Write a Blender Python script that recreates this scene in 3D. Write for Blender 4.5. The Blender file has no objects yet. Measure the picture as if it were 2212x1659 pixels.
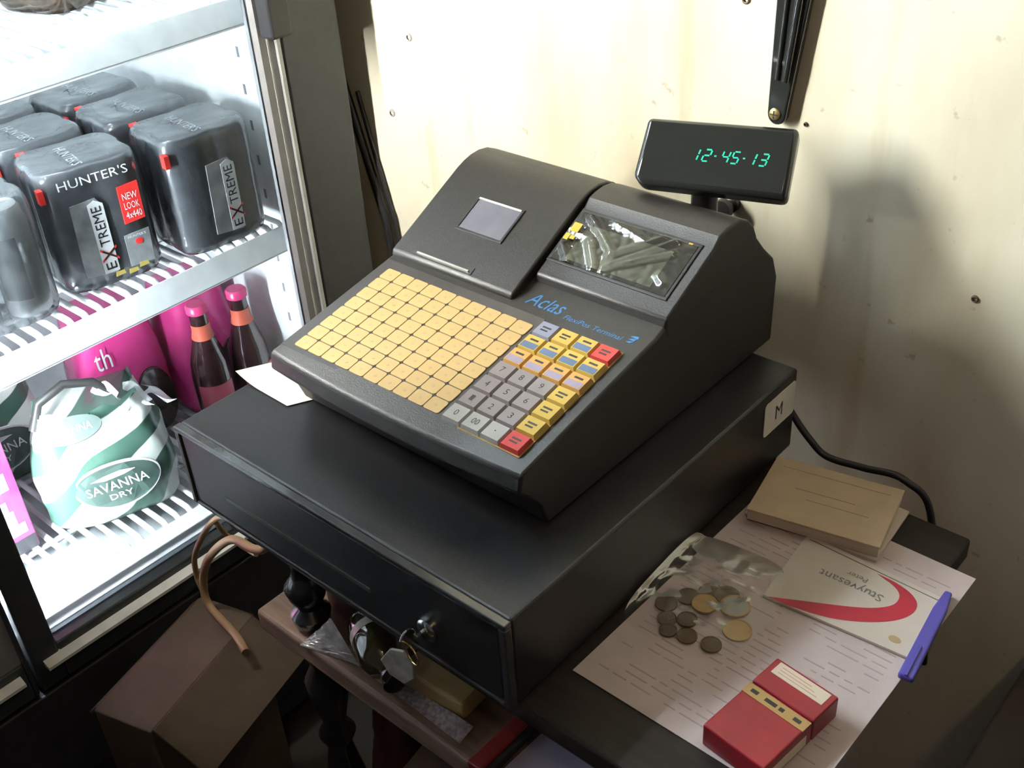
import bpy, bmesh, math, random
from mathutils import Vector, Matrix, noise as mnoise
random.seed(7)
scn = bpy.context.scene
COL = scn.collection
PI = math.pi
# ------------------------------------------------------------------ camera, world, exposure, big lights
cam = bpy.data.cameras.new('camera'); camo = bpy.data.objects.new('camera', cam); COL.objects.link(camo)
CAMR = [[0.750756, 0.657924, -0.059172], [-0.330971, 0.452161, 0.828256], [0.571685, -0.602234, 0.557217]]
camo.matrix_world = Matrix.Translation((0.81622, -0.40252, 1.43619)) @ Matrix([[CAMR[c][r] for c in range(3)] for r in range(3)]).to_4x4()
cam.lens = 39.523; cam.sensor_width = 36; cam.clip_start = 0.02
scn.camera = camo
scn.view_settings.view_transform = 'Standard'; scn.view_settings.look = 'None'
scn.view_settings.gamma = 1.0; scn.view_settings.use_curve_mapping = False
scn.view_settings.exposure = 0.0
w = bpy.data.worlds.new('world'); scn.world = w; w.use_nodes = True
w.node_tree.nodes['Background'].inputs[0].default_value = (0.80, 0.82, 1.0, 1)
w.node_tree.nodes['Background'].inputs[1].default_value = 0.06
ADDED_BATTEN = 560.0       # tube of the unseen batten lamp, added to light the back wall
TUBE = 180.0          # strength of the cooler's fluorescent tubes (the upper door tube)
TUBE2 = 420.0         # the lower tube behind the mullion and the ceiling tube
def lamp(name, kind, loc, energy, color, size=0.1, rot=(0, 0, 0)):
    l = bpy.data.lights.new(name, kind); l.energy = energy; l.color = color
    if kind == 'AREA': l.size = size
    else: l.shadow_soft_size = size
    o = bpy.data.objects.new(name, l); COL.objects.link(o); o.location = loc; o.rotation_euler = rot
    return o
lamp('room_bulb', 'POINT', (1.25, -0.75, 2.35), 10.0, (1.0, 0.76, 0.48), 0.05)
# ------------------------------------------------------------------ materials
MATS = {}
def mat(name, color, rough=0.5, metal=0.0, noise=None, bump=None, emit=None, alpha=None, stretch=(1, 1, 1), spec=0.5, col2=None, coat=0.0):
    if name in MATS: return MATS[name]
    m = bpy.data.materials.new(name); m.use_nodes = True; nt = m.node_tree; N = nt.nodes; L = nt.links
    b = N['Principled BSDF']
    b.inputs['Base Color'].default_value = (*color, 1); b.inputs['Roughness'].default_value = rough
    b.inputs['Metallic'].default_value = metal; b.inputs['Specular IOR Level'].default_value = spec
    b.inputs['Coat Weight'].default_value = coat
    tc = N.new('ShaderNodeTexCoord'); mp = N.new('ShaderNodeMapping'); L.new(tc.outputs['Object'], mp.inputs[0])
    mp.inputs['Scale'].default_value = stretch
    nz = N.new('ShaderNodeTexNoise'); L.new(mp.outputs[0], nz.inputs['Vector'])
    sc, amt = noise if noise else (40.0, 0.12)
    nz.inputs['Scale'].default_value = sc; nz.inputs['Detail'].default_value = 6
    rp = N.new('ShaderNodeValToRGB'); L.new(nz.outputs['Fac'], rp.inputs[0])
    c2 = col2 if col2 else tuple(x * (1 - amt) for x in color)
    rp.color_ramp.elements[0].position = 0.35; rp.color_ramp.elements[1].position = 0.65
    rp.color_ramp.elements[0].color = (*c2, 1); rp.color_ramp.elements[1].color = (*color, 1)
    L.new(rp.outputs[0], b.inputs['Base Color'])
    if bump:
        bp = N.new('ShaderNodeBump'); n2 = N.new('ShaderNodeTexNoise'); n2.inputs['Scale'].default_value = bump[0]
        n2.inputs['Detail'].default_value = 4
        L.new(mp.outputs[0], n2.inputs['Vector']); L.new(n2.outputs['Fac'], bp.inputs['Height'])
        bp.inputs['Strength'].default_value = bump[1]; bp.inputs['Distance'].default_value = 0.003
        L.new(bp.outputs[0], b.inputs['Normal'])
    if emit:
        b.inputs['Emission Color'].default_value = (*emit[0], 1); b.inputs['Emission Strength'].default_value = emit[1]
    if alpha is not None:      # thin clear film or pane: part of the light goes straight through
        tr = N.new('ShaderNodeBsdfTransparent'); mx = N.new('ShaderNodeMixShader')
        fr = N.new('ShaderNodeFresnel'); fr.inputs['IOR'].default_value = 1.3
        ma = N.new('ShaderNodeMath'); ma.operation = 'ADD'; ma.use_clamp = True; ma.inputs[1].default_value = alpha
        L.new(fr.outputs[0], ma.inputs[0]); L.new(ma.outputs[0], mx.inputs[0])
        gl = N.new('ShaderNodeBsdfGlossy'); gl.inputs['Roughness'].default_value = rough; m2 = N.new('ShaderNodeMixShader'); m2.inputs[0].default_value = 0.35
        L.new(gl.outputs[0], m2.inputs[1]); L.new(b.outputs[0], m2.inputs[2])
        if bump: L.new(bp.outputs[0], gl.inputs['Normal'])
        L.new(tr.outputs[0], mx.inputs[1]); L.new(m2.outputs[0], mx.inputs[2])
        L.new(mx.outputs[0], N['Material Output'].inputs['Surface'])
    MATS[name] = m
    return m
# ------------------------------------------------------------------ mesh helper
class MB:
    def __init__(s): s.v = []; s.f = []; s.m = []
    def add(s, vs, fs, mi=0):
        o = len(s.v); s.v += [tuple(v) for v in vs]
        for f in fs: s.f.append(tuple(i + o for i in f)); s.m.append(mi)
        return s
    def box(s, x0, x1, y0, y1, z0, z1, mi=0, M=None):
        vs = [Vector((x, y, z)) for z in (z0, z1) for x, y in ((x0, y0), (x1, y0), (x1, y1), (x0, y1))]
        if M is not None: vs = [M @ v for v in vs]
        return s.add(vs, [(3, 2, 1, 0), (4, 5, 6, 7), (0, 1, 5, 4), (1, 2, 6, 5), (2, 3, 7, 6), (3, 0, 4, 7)], mi)
    def prism(s, poly, d0, d1, fn, mi=0):      # poly: 2-D outline (counter-clockwise), fn(a, b, d) -> point
        n = len(poly)
        vs = [fn(a, b, d0) for a, b in poly] + [fn(a, b, d1) for a, b in poly]
        fs = [tuple(range(n - 1, -1, -1)), tuple(range(n, 2 * n))] + [(i, (i + 1) % n, n + (i + 1) % n, n + i) for i in range(n)]
        return s.add(vs, fs, mi)
    def tube(s, pts, r, seg=10, mi=0, closed=False):
        pts = [Vector(p) for p in pts]; n = len(pts); rs = r if isinstance(r, (list, tuple)) else [r] * n
        t0 = (pts[1] - pts[0]).normalized(); up = Vector((0, 0, 1)) if abs(t0.z) < 0.9 else Vector((1, 0, 0))
        u = t0.cross(up).normalized(); vs = []
        for i, p in enumerate(pts):
            a = pts[min(i + 1, n - 1)] - pts[max(i - 1, 0)]
            if closed: a = pts[(i + 1) % n] - pts[i - 1]
            t = a.normalized(); u = (u - t * u.dot(t)).normalized(); w_ = t.cross(u)
            for k in range(seg):
                an = 2 * PI * k / seg; vs.append(p + (u * math.cos(an) + w_ * math.sin(an)) * rs[i])
        fs = [(i * seg + k, i * seg + (k + 1) % seg, (i + 1) * seg + (k + 1) % seg, (i + 1) * seg + k) for i in range(n - 1) for k in range(seg)]
        if closed: fs += [((n - 1) * seg + k, (n - 1) * seg + (k + 1) % seg, (k + 1) % seg, k) for k in range(seg)]
        else: fs += [tuple(range(seg - 1, -1, -1)), tuple(range((n - 1) * seg, n * seg))]
        return s.add(vs, fs, mi)
    def lathe(s, prof, seg=24, M=None, mi=0, cap=True):      # prof: (radius, z)
        vs = []
        for r, z in prof:
            for k in range(seg):
                v = Vector((r * math.cos(2 * PI * k / seg), r * math.sin(2 * PI * k / seg), z))
                vs.append(M @ v if M is not None else v)
        n = len(prof)
        fs = [(i * seg + k, i * seg + (k + 1) % seg, (i + 1) * seg + (k + 1) % seg, (i + 1) * seg + k) for i in range(n - 1) for k in range(seg)]
        if cap: fs += [tuple(range(seg - 1, -1, -1)), tuple(range((n - 1) * seg, n * seg))]
        return s.add(vs, fs, mi)
    def grid(s, fn, nu, nv, mi=0):
        vs = [fn(i / nu, j / nv) for j in range(nv + 1) for i in range(nu + 1)]
        return s.add(vs, [(j * (nu + 1) + i, j * (nu + 1) + i + 1, (j + 1) * (nu + 1) + i + 1, (j + 1) * (nu + 1) + i) for j in range(nv) for i in range(nu)], mi)
    def text(s, txt, M, size=1.0, ext=0.0, mi=0, shear=0.0, fit=None):
        cu = bpy.data.curves.new('t', 'FONT'); cu.body = txt; cu.size = 1.0; cu.extrude = 0.0; cu.shear = shear
        cu.align_x = 'CENTER'; cu.align_y = 'CENTER'; cu.resolution_u = 2
        o = bpy.data.objects.new('t', cu); COL.objects.link(o)
        me = o.to_mesh(); vs = [Vector(v.co) for v in me.vertices]; fs = [tuple(p.vertices) for p in me.polygons]; o.to_mesh_clear()
        bpy.data.objects.remove(o); bpy.data.curves.remove(cu)
        if not vs: return s
        xs = [v.x for v in vs]; ys = [v.y for v in vs]; cx = (max(xs) + min(xs)) / 2; cy = (max(ys) + min(ys)) / 2
        kx = ky = size
        if fit: kx = fit[0] / (max(xs) - min(xs)); ky = fit[1] / (max(ys) - min(ys))
        vs = [M @ Vector(((v.x - cx) * kx, (v.y - cy) * ky, ext)) for v in vs]
        return s.add(vs, fs, mi)
    def build(s, name, mats, parent=None, world=True, bevel=None, smooth=None, subsurf=0, solid=None):
        me = bpy.data.meshes.new(name); off = Vector((0, 0, 0))
        if parent is not None and world: off = wloc(parent)
        me.from_pydata([tuple(Vector(v) - off) for v in s.v], [], s.f)
        for mm in (mats if isinstance(mats, (list, tuple)) else [mats]): me.materials.append(mm)
        me.polygons.foreach_set('material_index', s.m); me.update()
        bm = bmesh.new(); bm.from_mesh(me); bmesh.ops.recalc_face_normals(bm, faces=bm.faces) if solid is None else None
        bm.to_mesh(me); bm.free()
        if smooth is not None:
            me.polygons.foreach_set('use_smooth', [True] * len(me.polygons)); me.set_sharp_from_angle(angle=math.radians(smooth))
        o = bpy.data.objects.new(name, me); COL.objects.link(o)
        if parent is not None: o.parent = parent
        if bevel:
            b = o.modifiers.new('bevel', 'BEVEL'); b.width = bevel; b.segments = 3; b.limit_method = 'ANGLE'; b.angle_limit = math.radians(35)
        if subsurf:
            b = o.modifiers.new('sub', 'SUBSURF'); b.levels = subsurf; b.render_levels = subsurf
        return o
def wloc(o):
    p = Vector((0, 0, 0))
    while o is not None: p += Vector(o.location); o = o.parent
    return p
def tag(o, label, cat, group=None, kind=None):
    o['label'] = label; o['category'] = cat
    if group: o['group'] = group
    if kind: o['kind'] = kind
    return o
def thing(name, label, cat, loc=(0, 0, 0), rotz=0.0, group=None):
    o = bpy.data.objects.new(name, None); COL.objects.link(o); o.location = loc; o.rotation_euler = (0, 0, rotz)
    o.empty_display_size = 0.05
    return tag(o, label, cat, group)
def struct(o): o['kind'] = 'structure'; return o
def dup(root, loc, rotz, label, group=None):
    r = root.copy(); COL.objects.link(r); r.location = loc; r.rotation_euler = (0, 0, rotz); r['label'] = label
    if group: r['group'] = group
    for ch in list(root.children):
        c = ch.copy(); COL.objects.link(c); c.parent = r
        for g in ch.children:
            d = g.copy(); COL.objects.link(d); d.parent = c
    return r
def frame(o, u, v):
    u = Vector(u).normalized(); v = Vector(v); v = (v - u * v.dot(u)).normalized(); n = u.cross(v)
    return Matrix(((u.x, v.x, n.x, o[0]), (u.y, v.y, n.y, o[1]), (u.z, v.z, n.z, o[2]), (0, 0, 0, 1)))
def rrect(x0, x1, y0, y1, r, n=5):
    out = []
    for cx, cy, a in ((x1 - r, y1 - r, 0), (x0 + r, y1 - r, 90), (x0 + r, y0 + r, 180), (x1 - r, y0 + r, 270)):
        for k in range(n + 1):
            t = math.radians(a + 90 * k / n); out.append((cx + r * math.cos(t), cy + r * math.sin(t)))
    return out
XY = lambda a, b, d: (a, b, d)
def spline(pts, n=8):
    P = [Vector(p) for p in pts]; out = []
    for i in range(len(P) - 1):
        a, b, c, d = P[max(i - 1, 0)], P[i], P[i + 1], P[min(i + 2, len(P) - 1)]
        for k in range(n):
            t = k / n; out.append(0.5 * ((2 * b) + (c - a) * t + (2 * a - 5 * b + 4 * c - d) * t * t + (3 * b - a - 3 * c + d) * t ** 3))
    return out + [P[-1]]
# ------------------------------------------------------------------ constants of the place
YW = 0.52          # back wall
XF = -0.27         # glass front of the drinks cooler
ZT = 0.75          # table top
ZD = ZT + 0.0946   # top of the cash drawer
ZSH = 0.555        # lower shelf of the stand
ZS1, ZS0, ZDK = 0.812, 1.105, 0.482   # cooler shelves
# ------------------------------------------------------------------ room
M_wall = bpy.data.materials.new('cream_plaster'); M_wall.use_nodes = True
def wall_material(m):
    nt = m.node_tree; N = nt.nodes; L = nt.links; b = N['Principled BSDF']; b.inputs['Roughness'].default_value = 0.75
    b.inputs['Specular IOR Level'].default_value = 0.25
    tc = N.new('ShaderNodeTexCoord')
    def nz(scale, stretch, detail=6, lo=0.4, hi=0.7):
        mp = N.new('ShaderNodeMapping'); mp.inputs['Scale'].default_value = stretch; L.new(tc.outputs['Object'], mp.inputs[0])
        n = N.new('ShaderNodeTexNoise'); n.inputs['Scale'].default_value = scale; n.inputs['Detail'].default_value = detail
        L.new(mp.outputs[0], n.inputs[0]); r = N.new('ShaderNodeMapRange'); r.inputs[1].default_value = lo; r.inputs[2].default_value = hi
        L.new(n.outputs['Fac'], r.inputs[0]); return r.outputs[0]
    def mix(fac, a, bcol, amt):
        mm = N.new('ShaderNodeMath'); mm.operation = 'MULTIPLY'; mm.inputs[1].default_value = amt; L.new(fac, mm.inputs[0])
        x = N.new('ShaderNodeMix'); x.data_type = 'RGBA'; L.new(mm.outputs[0], x.inputs[0])
        if isinstance(a, tuple): x.inputs[6].default_value = (*a, 1)
        else: L.new(a, x.inputs[6])
        x.inputs[7].default_value = (*bcol, 1); return x.outputs[2]
    c = mix(nz(4, (1, 1, 1)), (0.76, 0.73, 0.59), (0.62, 0.55, 0.40), 0.55)
    c = mix(nz(9, (1, 1, 0.25), 8, 0.5, 0.75), c, (0.50, 0.38, 0.22), 0.5)
    c = mix(nz(22, (1, 1, 0.12), 4, 0.6, 0.75), c, (0.52, 0.38, 0.2), 0.45)
    c = mix(nz(60, (1, 1, 1), 3, 0.68, 0.76), c, (0.28, 0.2, 0.14), 0.5)
    L.new(c, b.inputs['Base Color'])
    bp = N.new('ShaderNodeBump'); bp.inputs['Strength'].default_value = 0.25; bp.inputs['Distance'].default_value = 0.004
    n = N.new('ShaderNodeTexNoise'); n.inputs['Scale'].default_value = 35; n.inputs['Detail'].default_value = 6
    L.new(tc.outputs['Object'], n.inputs[0]); L.new(n.outputs['Fac'], bp.inputs['Height']); L.new(bp.outputs[0], b.inputs['Normal'])
wall_material(M_wall)
struct(MB().box(-2.2, 2.6, YW, YW + 0.12, 0, 2.6).build('wall_back', M_wall))
struct(MB().box(-2.3, 2.7, -2.6, YW + 0.12, -0.1, 0).build('floor', mat('floor_concrete', (0.035, 0.03, 0.027), 0.7, noise=(6, 0.4))))
struct(MB().box(-2.3, 2.7, -2.6, YW + 0.12, 2.6, 2.7).build('ceiling', mat('ceiling_board', (0.62, 0.58, 0.5), 0.8, noise=(3, 0.2))))
struct(MB().box(-2.2, -2.08, -2.5, YW, 0, 2.6).build('wall_left', M_wall))
# ------------------------------------------------------------------ stand (small table with a lower shelf)
M_dark = mat('dark_table_wood', (0.022, 0.014, 0.011), 0.55, spec=0.3, noise=(14, 0.5), stretch=(1, 6, 6), bump=(60, 0.1))
M_shelf = mat('worn_shelf_wood', (0.17, 0.105, 0.075), 0.55, noise=(12, 0.45), stretch=(1, 8, 8))
M_blk = mat('black_lacquer', (0.012, 0.012, 0.014), 0.25, coat=0.4)
st = thing('side_table', 'dark wooden side table with turned black legs under the cash register', 'table', (0.29, 0.2, 0))
MB().box(0.03, 0.600, 0.012, 0.396, 0.728, ZT).build('tabletop', M_dark, st, bevel=0.003)
MB().box(-0.024, 0.520, 0.046, 0.39, ZSH - 0.03, ZSH).build('shelf', M_shelf, st, bevel=0.005)
def leg_mb(x, y):
    m = MB(); T = Matrix.Translation((x, y, 0))
    up = [(0.012, ZSH), (0.02, ZSH + 0.008), (0.022, ZSH + 0.02), (0.013, ZSH + 0.03), (0.02, ZSH + 0.045), (0.023, ZSH + 0.058), (0.014, ZSH + 0.07),
          (0.011, ZSH + 0.085), (0.013, ZSH + 0.10), (0.02, ZSH + 0.112), (0.013, ZSH + 0.124), (0.02, ZSH + 0.138), (0.013, ZSH + 0.15), (0.018, 0.728)]
    lo = [(0.012, 0.0), (0.02, 0.02), (0.014, 0.06), (0.022, 0.2), (0.024, 0.3), (0.014, 0.36), (0.022, 0.38), (0.013, 0.4), (0.022, 0.44), (0.024, 0.47), (0.013, 0.495), (0.02, ZSH - 0.03)]
    m.lathe(up, 20, T); m.lathe(lo, 20, T); return m
for x, y in ((0.045, 0.072), (0.497, 0.072), (0.045, 0.365), (0.497, 0.365)):
    leg_mb(x, y).build('leg', M_blk, st, smooth=50)
# ------------------------------------------------------------------ cash drawer
M_steel = mat('black_powder_coat', (0.015, 0.015, 0.017), 0.34, noise=(300, 0.25), bump=(900, 0.08))
M_chrome = mat('chrome', (0.75, 0.74, 0.72), 0.18, metal=1.0)
M_edge = mat('drawer_front_trim', (0.040, 0.040, 0.042), 0.22, coat=0.5)
dr = thing('cash_till', 'wide black steel cash drawer lying on the table under the register', 'cash drawer', (0.205, 0.2, ZT))
D1 = 0.4166
MB().box(0, 0.41, 0.006, D1, ZT + 0.004, ZD).build('casing', M_steel, dr, bevel=0.003)
f = MB()
f.box(0.0, 0.41, -0.001, 0.007, ZD - 0.006, ZD - 0.0005); f.box(0.0, 0.007, -0.001, 0.007, ZT + 0.004, ZD - 0.006)
f.box(0.403, 0.41, -0.001, 0.007, ZT + 0.004, ZD - 0.006); f.box(0.007, 0.403, -0.001, 0.007, ZT + 0.004, ZT + 0.008)
f.build('front_trim', M_edge, dr, bevel=0.0012)
fp = MB().box(0.0085, 0.4015, 0.0005, 0.0075, ZT + 0.0095, ZD - 0.0075).build('drawer_front', M_steel, dr, bevel=0.001)
f = MB(); f.box(0.063, 0.257, -0.0006, 0.002, ZT + 0.036, ZT + 0.040)
f.build('cheque_slot', mat('slot_lip', (0.10, 0.11, 0.10), 0.3, metal=0.5), fp)
lk = MB(); LK = Matrix.Translation((0.324, 0.001, ZT + 0.036)) @ Matrix.Rotation(PI / 2, 4, 'X')
lk.lathe([(0.0, -0.002), (0.0105, -0.002), (0.0105, 0.003), (0.0085, 0.0045), (0.0, 0.0045)], 24, LK, cap=False)
lk.build('lock', M_chrome, fp, smooth=40)
for x in (0.03, 0.38):
    for y in (0.04, 0.38): MB().lathe([(0.012, ZT), (0.012, ZT + 0.005)], 16, Matrix.Translation((x, y, 0))).build('rubber_foot', M_blk, dr)
lb = MB(); LF = frame((0.4104, 0.385, ZT + 0.066), (0, 1, 0), (0, 0, 1))
lb.prism(rrect(-0.0275, 0.0275, -0.0185, 0.0185, 0.004), 0, 0.0006, lambda a, b, d: LF @ Vector((a, b, d)), 0)
lb.text('M', LF @ Matrix.Translation((-0.002, 0, 0)), fit=(0.012, 0.015), ext=0.0009, mi=1)
lb.build('sticker', [mat('white_sticker', (0.72, 0.68, 0.62), 0.5), mat('ink_black', (0.02, 0.02, 0.02), 0.6)], dr, solid=True)['label'] = 'white paper sticker marked M'
# keys in the lock
ky = thing('key_ring', 'small keys with a grey tag hanging from the cash drawer lock', 'keys', (0.324, -0.006, ZT + 0.036))
k = MB(); k.prism([(0.0008 * math.cos(t) * 0 + 0.0075 * math.cos(t), 0.009 * math.sin(t)) for t in [2 * PI * i / 20 for i in range(20)]], -0.001, 0.001,
                  lambda a, b, d: (0.321 + d, -0.019 + a * 1.1, ZT + 0.040 + b))
k.box(0.3215, 0.3245, -0.012, -0.002, ZT + 0.034, ZT + 0.038); k.build('key', M_chrome, ky, bevel=0.0006)
k = MB(); k.tube([(0.326 + 0.009 * math.cos(t), -0.021 - 0.002 * math.cos(t), ZT + 0.027 + 0.009 * math.sin(t)) for t in [2 * PI * i / 24 for i in range(24)]], 0.0009, 8, closed=True)
k.build('split_ring', mat('brass', (0.75, 0.55, 0.25), 0.25, metal=1.0), ky, smooth=60)
tagm = MB(); TG = frame((0.306, -0.021, ZT + 0.001), (0.93, 0.1, 0.28), (-0.28, 0.15, 0.93))
tagm.prism([(-0.019, 0.002), (-0.012, -0.010), (0.004, -0.016), (0.017, -0.008), (0.020, 0.006), (0.012, 0.016), (-0.004, 0.015)], -0.0015, 0.0015, lambda a, b, d: TG @ Vector((a, b, d)))
tagm.build('key_tag', mat('grey_tag', (0.25, 0.225, 0.20), 0.4, noise=(120, 0.4)), ky, bevel=0.001)
k = MB(); K2 = frame((0.288, -0.02, ZT - 0.024), (0.5, 0, 0.86), (-0.86, 0, 0.5)); k.box(-0.012, 0.012, -0.003, 0.003, -0.001, 0.001, M=K2); k.build('key', M_chrome, ky, bevel=0.0005)
# ------------------------------------------------------------------ cash register
M_abs = mat('charcoal_abs', (0.021, 0.0195, 0.018), 0.42, noise=(200, 0.2), bump=(700, 0.12))
M_absd = mat('black_abs', (0.020, 0.019, 0.019), 0.40, noise=(200, 0.2))
rg = thing('cash_register', 'black electronic cash register with beige keypad standing on the cash drawer', 'cash register', (0.21, 0.25, ZD))
XL, XR = 0.065, 0.364
YZ = lambda a, b, d: (d, a, b)
prof = [(0.104, ZD + 0.001), (0.445, ZD + 0.001), (0.447, 0.915), (0.438, 0.938), (0.420, 0.955), (0.405, 0.972), (0.38, 0.985), (0.34, 0.978), (0.25, 0.9436), (0.080, 0.9110), (0.0765, 0.909), (0.0735, 0.894), (0.083, 0.885), (0.096, 0.868)]
def bow(fn, xl, xr):      # the front lip is gently bowed
    return fn
nb = 12
b_ = MB(); n = len(prof)
rows = []
for i in range(nb + 1):
    x = XL + (XR - XL) * i / nb; e = 4 * (i / nb) * (1 - i / nb)
    for (y, z) in prof: b_.v.append((x, y - (0.006 * e if y < 0.09 else 0), z))
for i in range(nb):
    for k_ in range(n): b_.f.append((i * n + k_, i * n + (k_ + 1) % n, (i + 1) * n + (k_ + 1) % n, (i + 1) * n + k_)); b_.m.append(0)
b_.f += [tuple(range(n - 1, -1, -1)), tuple(range(nb * n, nb * n + n))]; b_.m += [0, 0]
b_.build('body', M_abs, rg, bevel=0.0025, smooth=28)
def hood(x0, x1, dz, y0):
    z0 = 0.942 + 0.19 * (y0 - 0.233)
    return [(y0 + 0.004, z0 - 0.012), (y0, z0 - 0.001 ), (y0 + 0.002, z0 + 0.004 + dz), (0.332, 0.9955 + dz), (0.342, 0.9995 + dz), (0.352, 1.0022 + dz), (0.364, 1.0032 + dz),
            (0.376, 1.0015 + dz), (0.388, 0.996 + dz), (0.397, 0.987 + dz), (0.403, 0.975), (0.405, 0.955), (0.36, 0.955)]
pc = MB().prism(hood(0, 0, 0, 0.233), XL - 0.0005, 0.2195, YZ).build('printer_cover', M_abs, rg, bevel=0.0022, smooth=28)
pl = hood(0, 0, 0.0, 0.262)
pl[2] = (0.264, 0.9555); pl[3] = (0.334, 0.9915)
lh = MB().prism(pl, 0.2225, XR + 0.0005, YZ).build('screen_housing', M_abs, rg, bevel=0.0022, smooth=28)
# slope frames
def hf(y0, z0, y1, z1, x): return frame((x, y0, z0), (1, 0, 0), (0, y1 - y0, z1 - z0))
H1 = hf(0.235, 0.946, 0.332, 0.9955, 0)        # printer cover slope: local (x, v along slope, n)
H2 = hf(0.264, 0.9555, 0.334, 0.9915, 0)
hv = lambda H, y: (y - H[1][3]) / H[1][1]
wv0, wv1 = hv(H1, 0.276), hv(H1, 0.308)
f = MB(); fx0, fx1 = 0.117, 0.170
for a in ((fx0 - 0.003, fx1 + 0.003, wv0 - 0.003, wv0), (fx0 - 0.003, fx1 + 0.003, wv1, wv1 + 0.003), (fx0 - 0.003, fx0, wv0, wv1), (fx1, fx1 + 0.003, wv0, wv1)):
    f.box(*a, -0.002, 0.0012, M=H1)
wf = f.build('paper_window', M_absd, pc, bevel=0.0005)
MB().box(fx0, fx1, wv0, wv1, -0.003, 0.0004, M=H1).build('window_pane', mat('smoked_pane', (0.14, 0.14, 0.17), 0.25), pc)
MB().box(fx0, fx1, wv1 - 0.0005, wv1 + 0.0015, 0.0009, 0.0018, M=H1).build('window_edge', mat('pale_edge', (0.55, 0.55, 0.5), 0.25), pc)
sv = hv(H1, 0.2405)
MB().box(0.090, 0.166, sv - 0.0035, sv + 0.0045, -0.002, 0.0006, M=H1).build('paper_slot', M_absd, pc)
MB().box(0.096, 0.1625, sv - 0.002, sv - 0.0002, 0, 0.0022, M=H1).build('tear_bar', mat('bright_steel', (0.75, 0.74, 0.66), 0.25, metal=0.7), pc)
# operator screen
v0, v1 = hv(H2, 0.281), hv(H2, 0.331)
f = MB()
for a in ((0.2235, 0.3535, v0 - 0.003, v0), (0.2235, 0.3535, v1, v1 + 0.003), (0.2235, 0.2265, v0, v1), (0.3505, 0.3535, v0, v1)): f.box(*a, -0.002, 0.0011, M=H2)
f.build('screen_bezel', M_absd, lh, bevel=0.0005)
MB().box(0.2265, 0.3505, v0, v1, -0.002, 0.0005, M=H2).build('screen_glass', mat('screen_black', (0.012, 0.013, 0.014), 0.12), lh)
MB().box(0.240, 0.3325, v0 + 0.004, v1 - 0.012, 0.0004, 0.0009, M=H2).build('lcd_panel', mat('lcd_green_grey', (0.105, 0.115, 0.078), 0.3, noise=(30, 0.2)), lh)
# crumpled protective film half stuck on the screen
CREASES = [((0.10, 0.92), (0.43, 0.42), 0.0050), ((0.45, 0.12), (0.84, 0.96), 0.0042), ((0.45, 0.12), (0.86, 0.72), 0.0036), ((0.42, 0.35), (0.74, 0.97), 0.0032),
           ((0.20, 0.50), (0.37, 0.08), 0.0036), ((0.02, 0.30), (0.16, 0.02), 0.0040), ((0.43, 0.42), (0.45, 0.12), 0.0036), ((0.30, 0.95), (0.62, 0.80), 0.0025), ((0.0, 0.62), (0.24, 0.52), 0.0030), ((0.86, 0.30), (0.93, 0.20), 0.002)]
def film(u, v):
    x = 0.2262 + u * 0.124; y = v0 + v * (v1 - v0); h = 0.0012
    p = Vector((u * 0.124, v * (v1 - v0)))
    for a, b, hh in CREASES:
        A = Vector((a[0] * 0.124, a[1] * (v1 - v0))); B = Vector((b[0] * 0.124, b[1] * (v1 - v0))); d = B - A
        t = max(0, min(1, (p - A).dot(d) / d.length_squared)); dist = (p - A - d * t).length
        h = max(h, 0.0012 + hh * max(0, 1 - dist / 0.0055) ** 1.2)
    h += 0.0007 * abs(mnoise.noise(Vector((x * 110, y * 120, 3.1))))
    return H2 @ Vector((x, y, h))
MB().grid(film, 110, 56).build('protective_film', mat('clear_film', (0.62, 0.62, 0.52), 0.14, alpha=0.16, noise=(90, 0.3)), lh, smooth=60, solid=True)
# two yellow corner tabs of the film
M_yel = mat('yellow_print', (0.55, 0.36, 0.03), 0.4)
for (a, b, c, d) in ((0.229, 0.238, v1 - 0.026, v1 - 0.016), (0.228, 0.233, v1 - 0.036, v1 - 0.029), (0.234, 0.239, v1 - 0.034, v1 - 0.030), (0.343, 0.347, v1 - 0.003, v1 - 0.0015)): MB().box(a, b, c, d, 0.0052, 0.0055, M=H2).build('film_print', M_yel, lh)
# brand lettering on the deck, between keys and screen
KA = math.atan(0.1906)
KF = frame((0, 0.080, 0.9110), (1, 0, 0), (0, math.cos(KA), math.sin(KA)))      # keyboard deck: local (x, v, n)
kv = lambda y: (y - 0.080) / math.cos(KA)
M_blue = mat('blue_print', (0.035, 0.17, 0.42), 0.45)
f = MB(); f.text('Aclas', KF @ Matrix.Translation((0.2515, kv(0.245), 0)), fit=(0.040, 0.0175), ext=0.0004, shear=0.25)
f.text('FlexiPos Terminal', KF @ Matrix.Translation((0.3075, kv(0.2375), 0)), fit=(0.062, 0.0055), ext=0.0004, shear=0.2)
for i in range(3): f.prism([(0.343, kv(0.236 + i * 0.0035)), (0.347 + 0.002 * i, kv(0.2355 + i * 0.0035)), (0.350, kv(0.2385 + i * 0.0035)), (0.346, kv(0.2378 + i * 0.0035))], 0.0002, 0.0005, lambda a, b, d: KF @ Vector((a, b, d)))
f.build('lettering', M_blue, rg, solid=True)['label'] = 'blue printed lettering'
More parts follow.
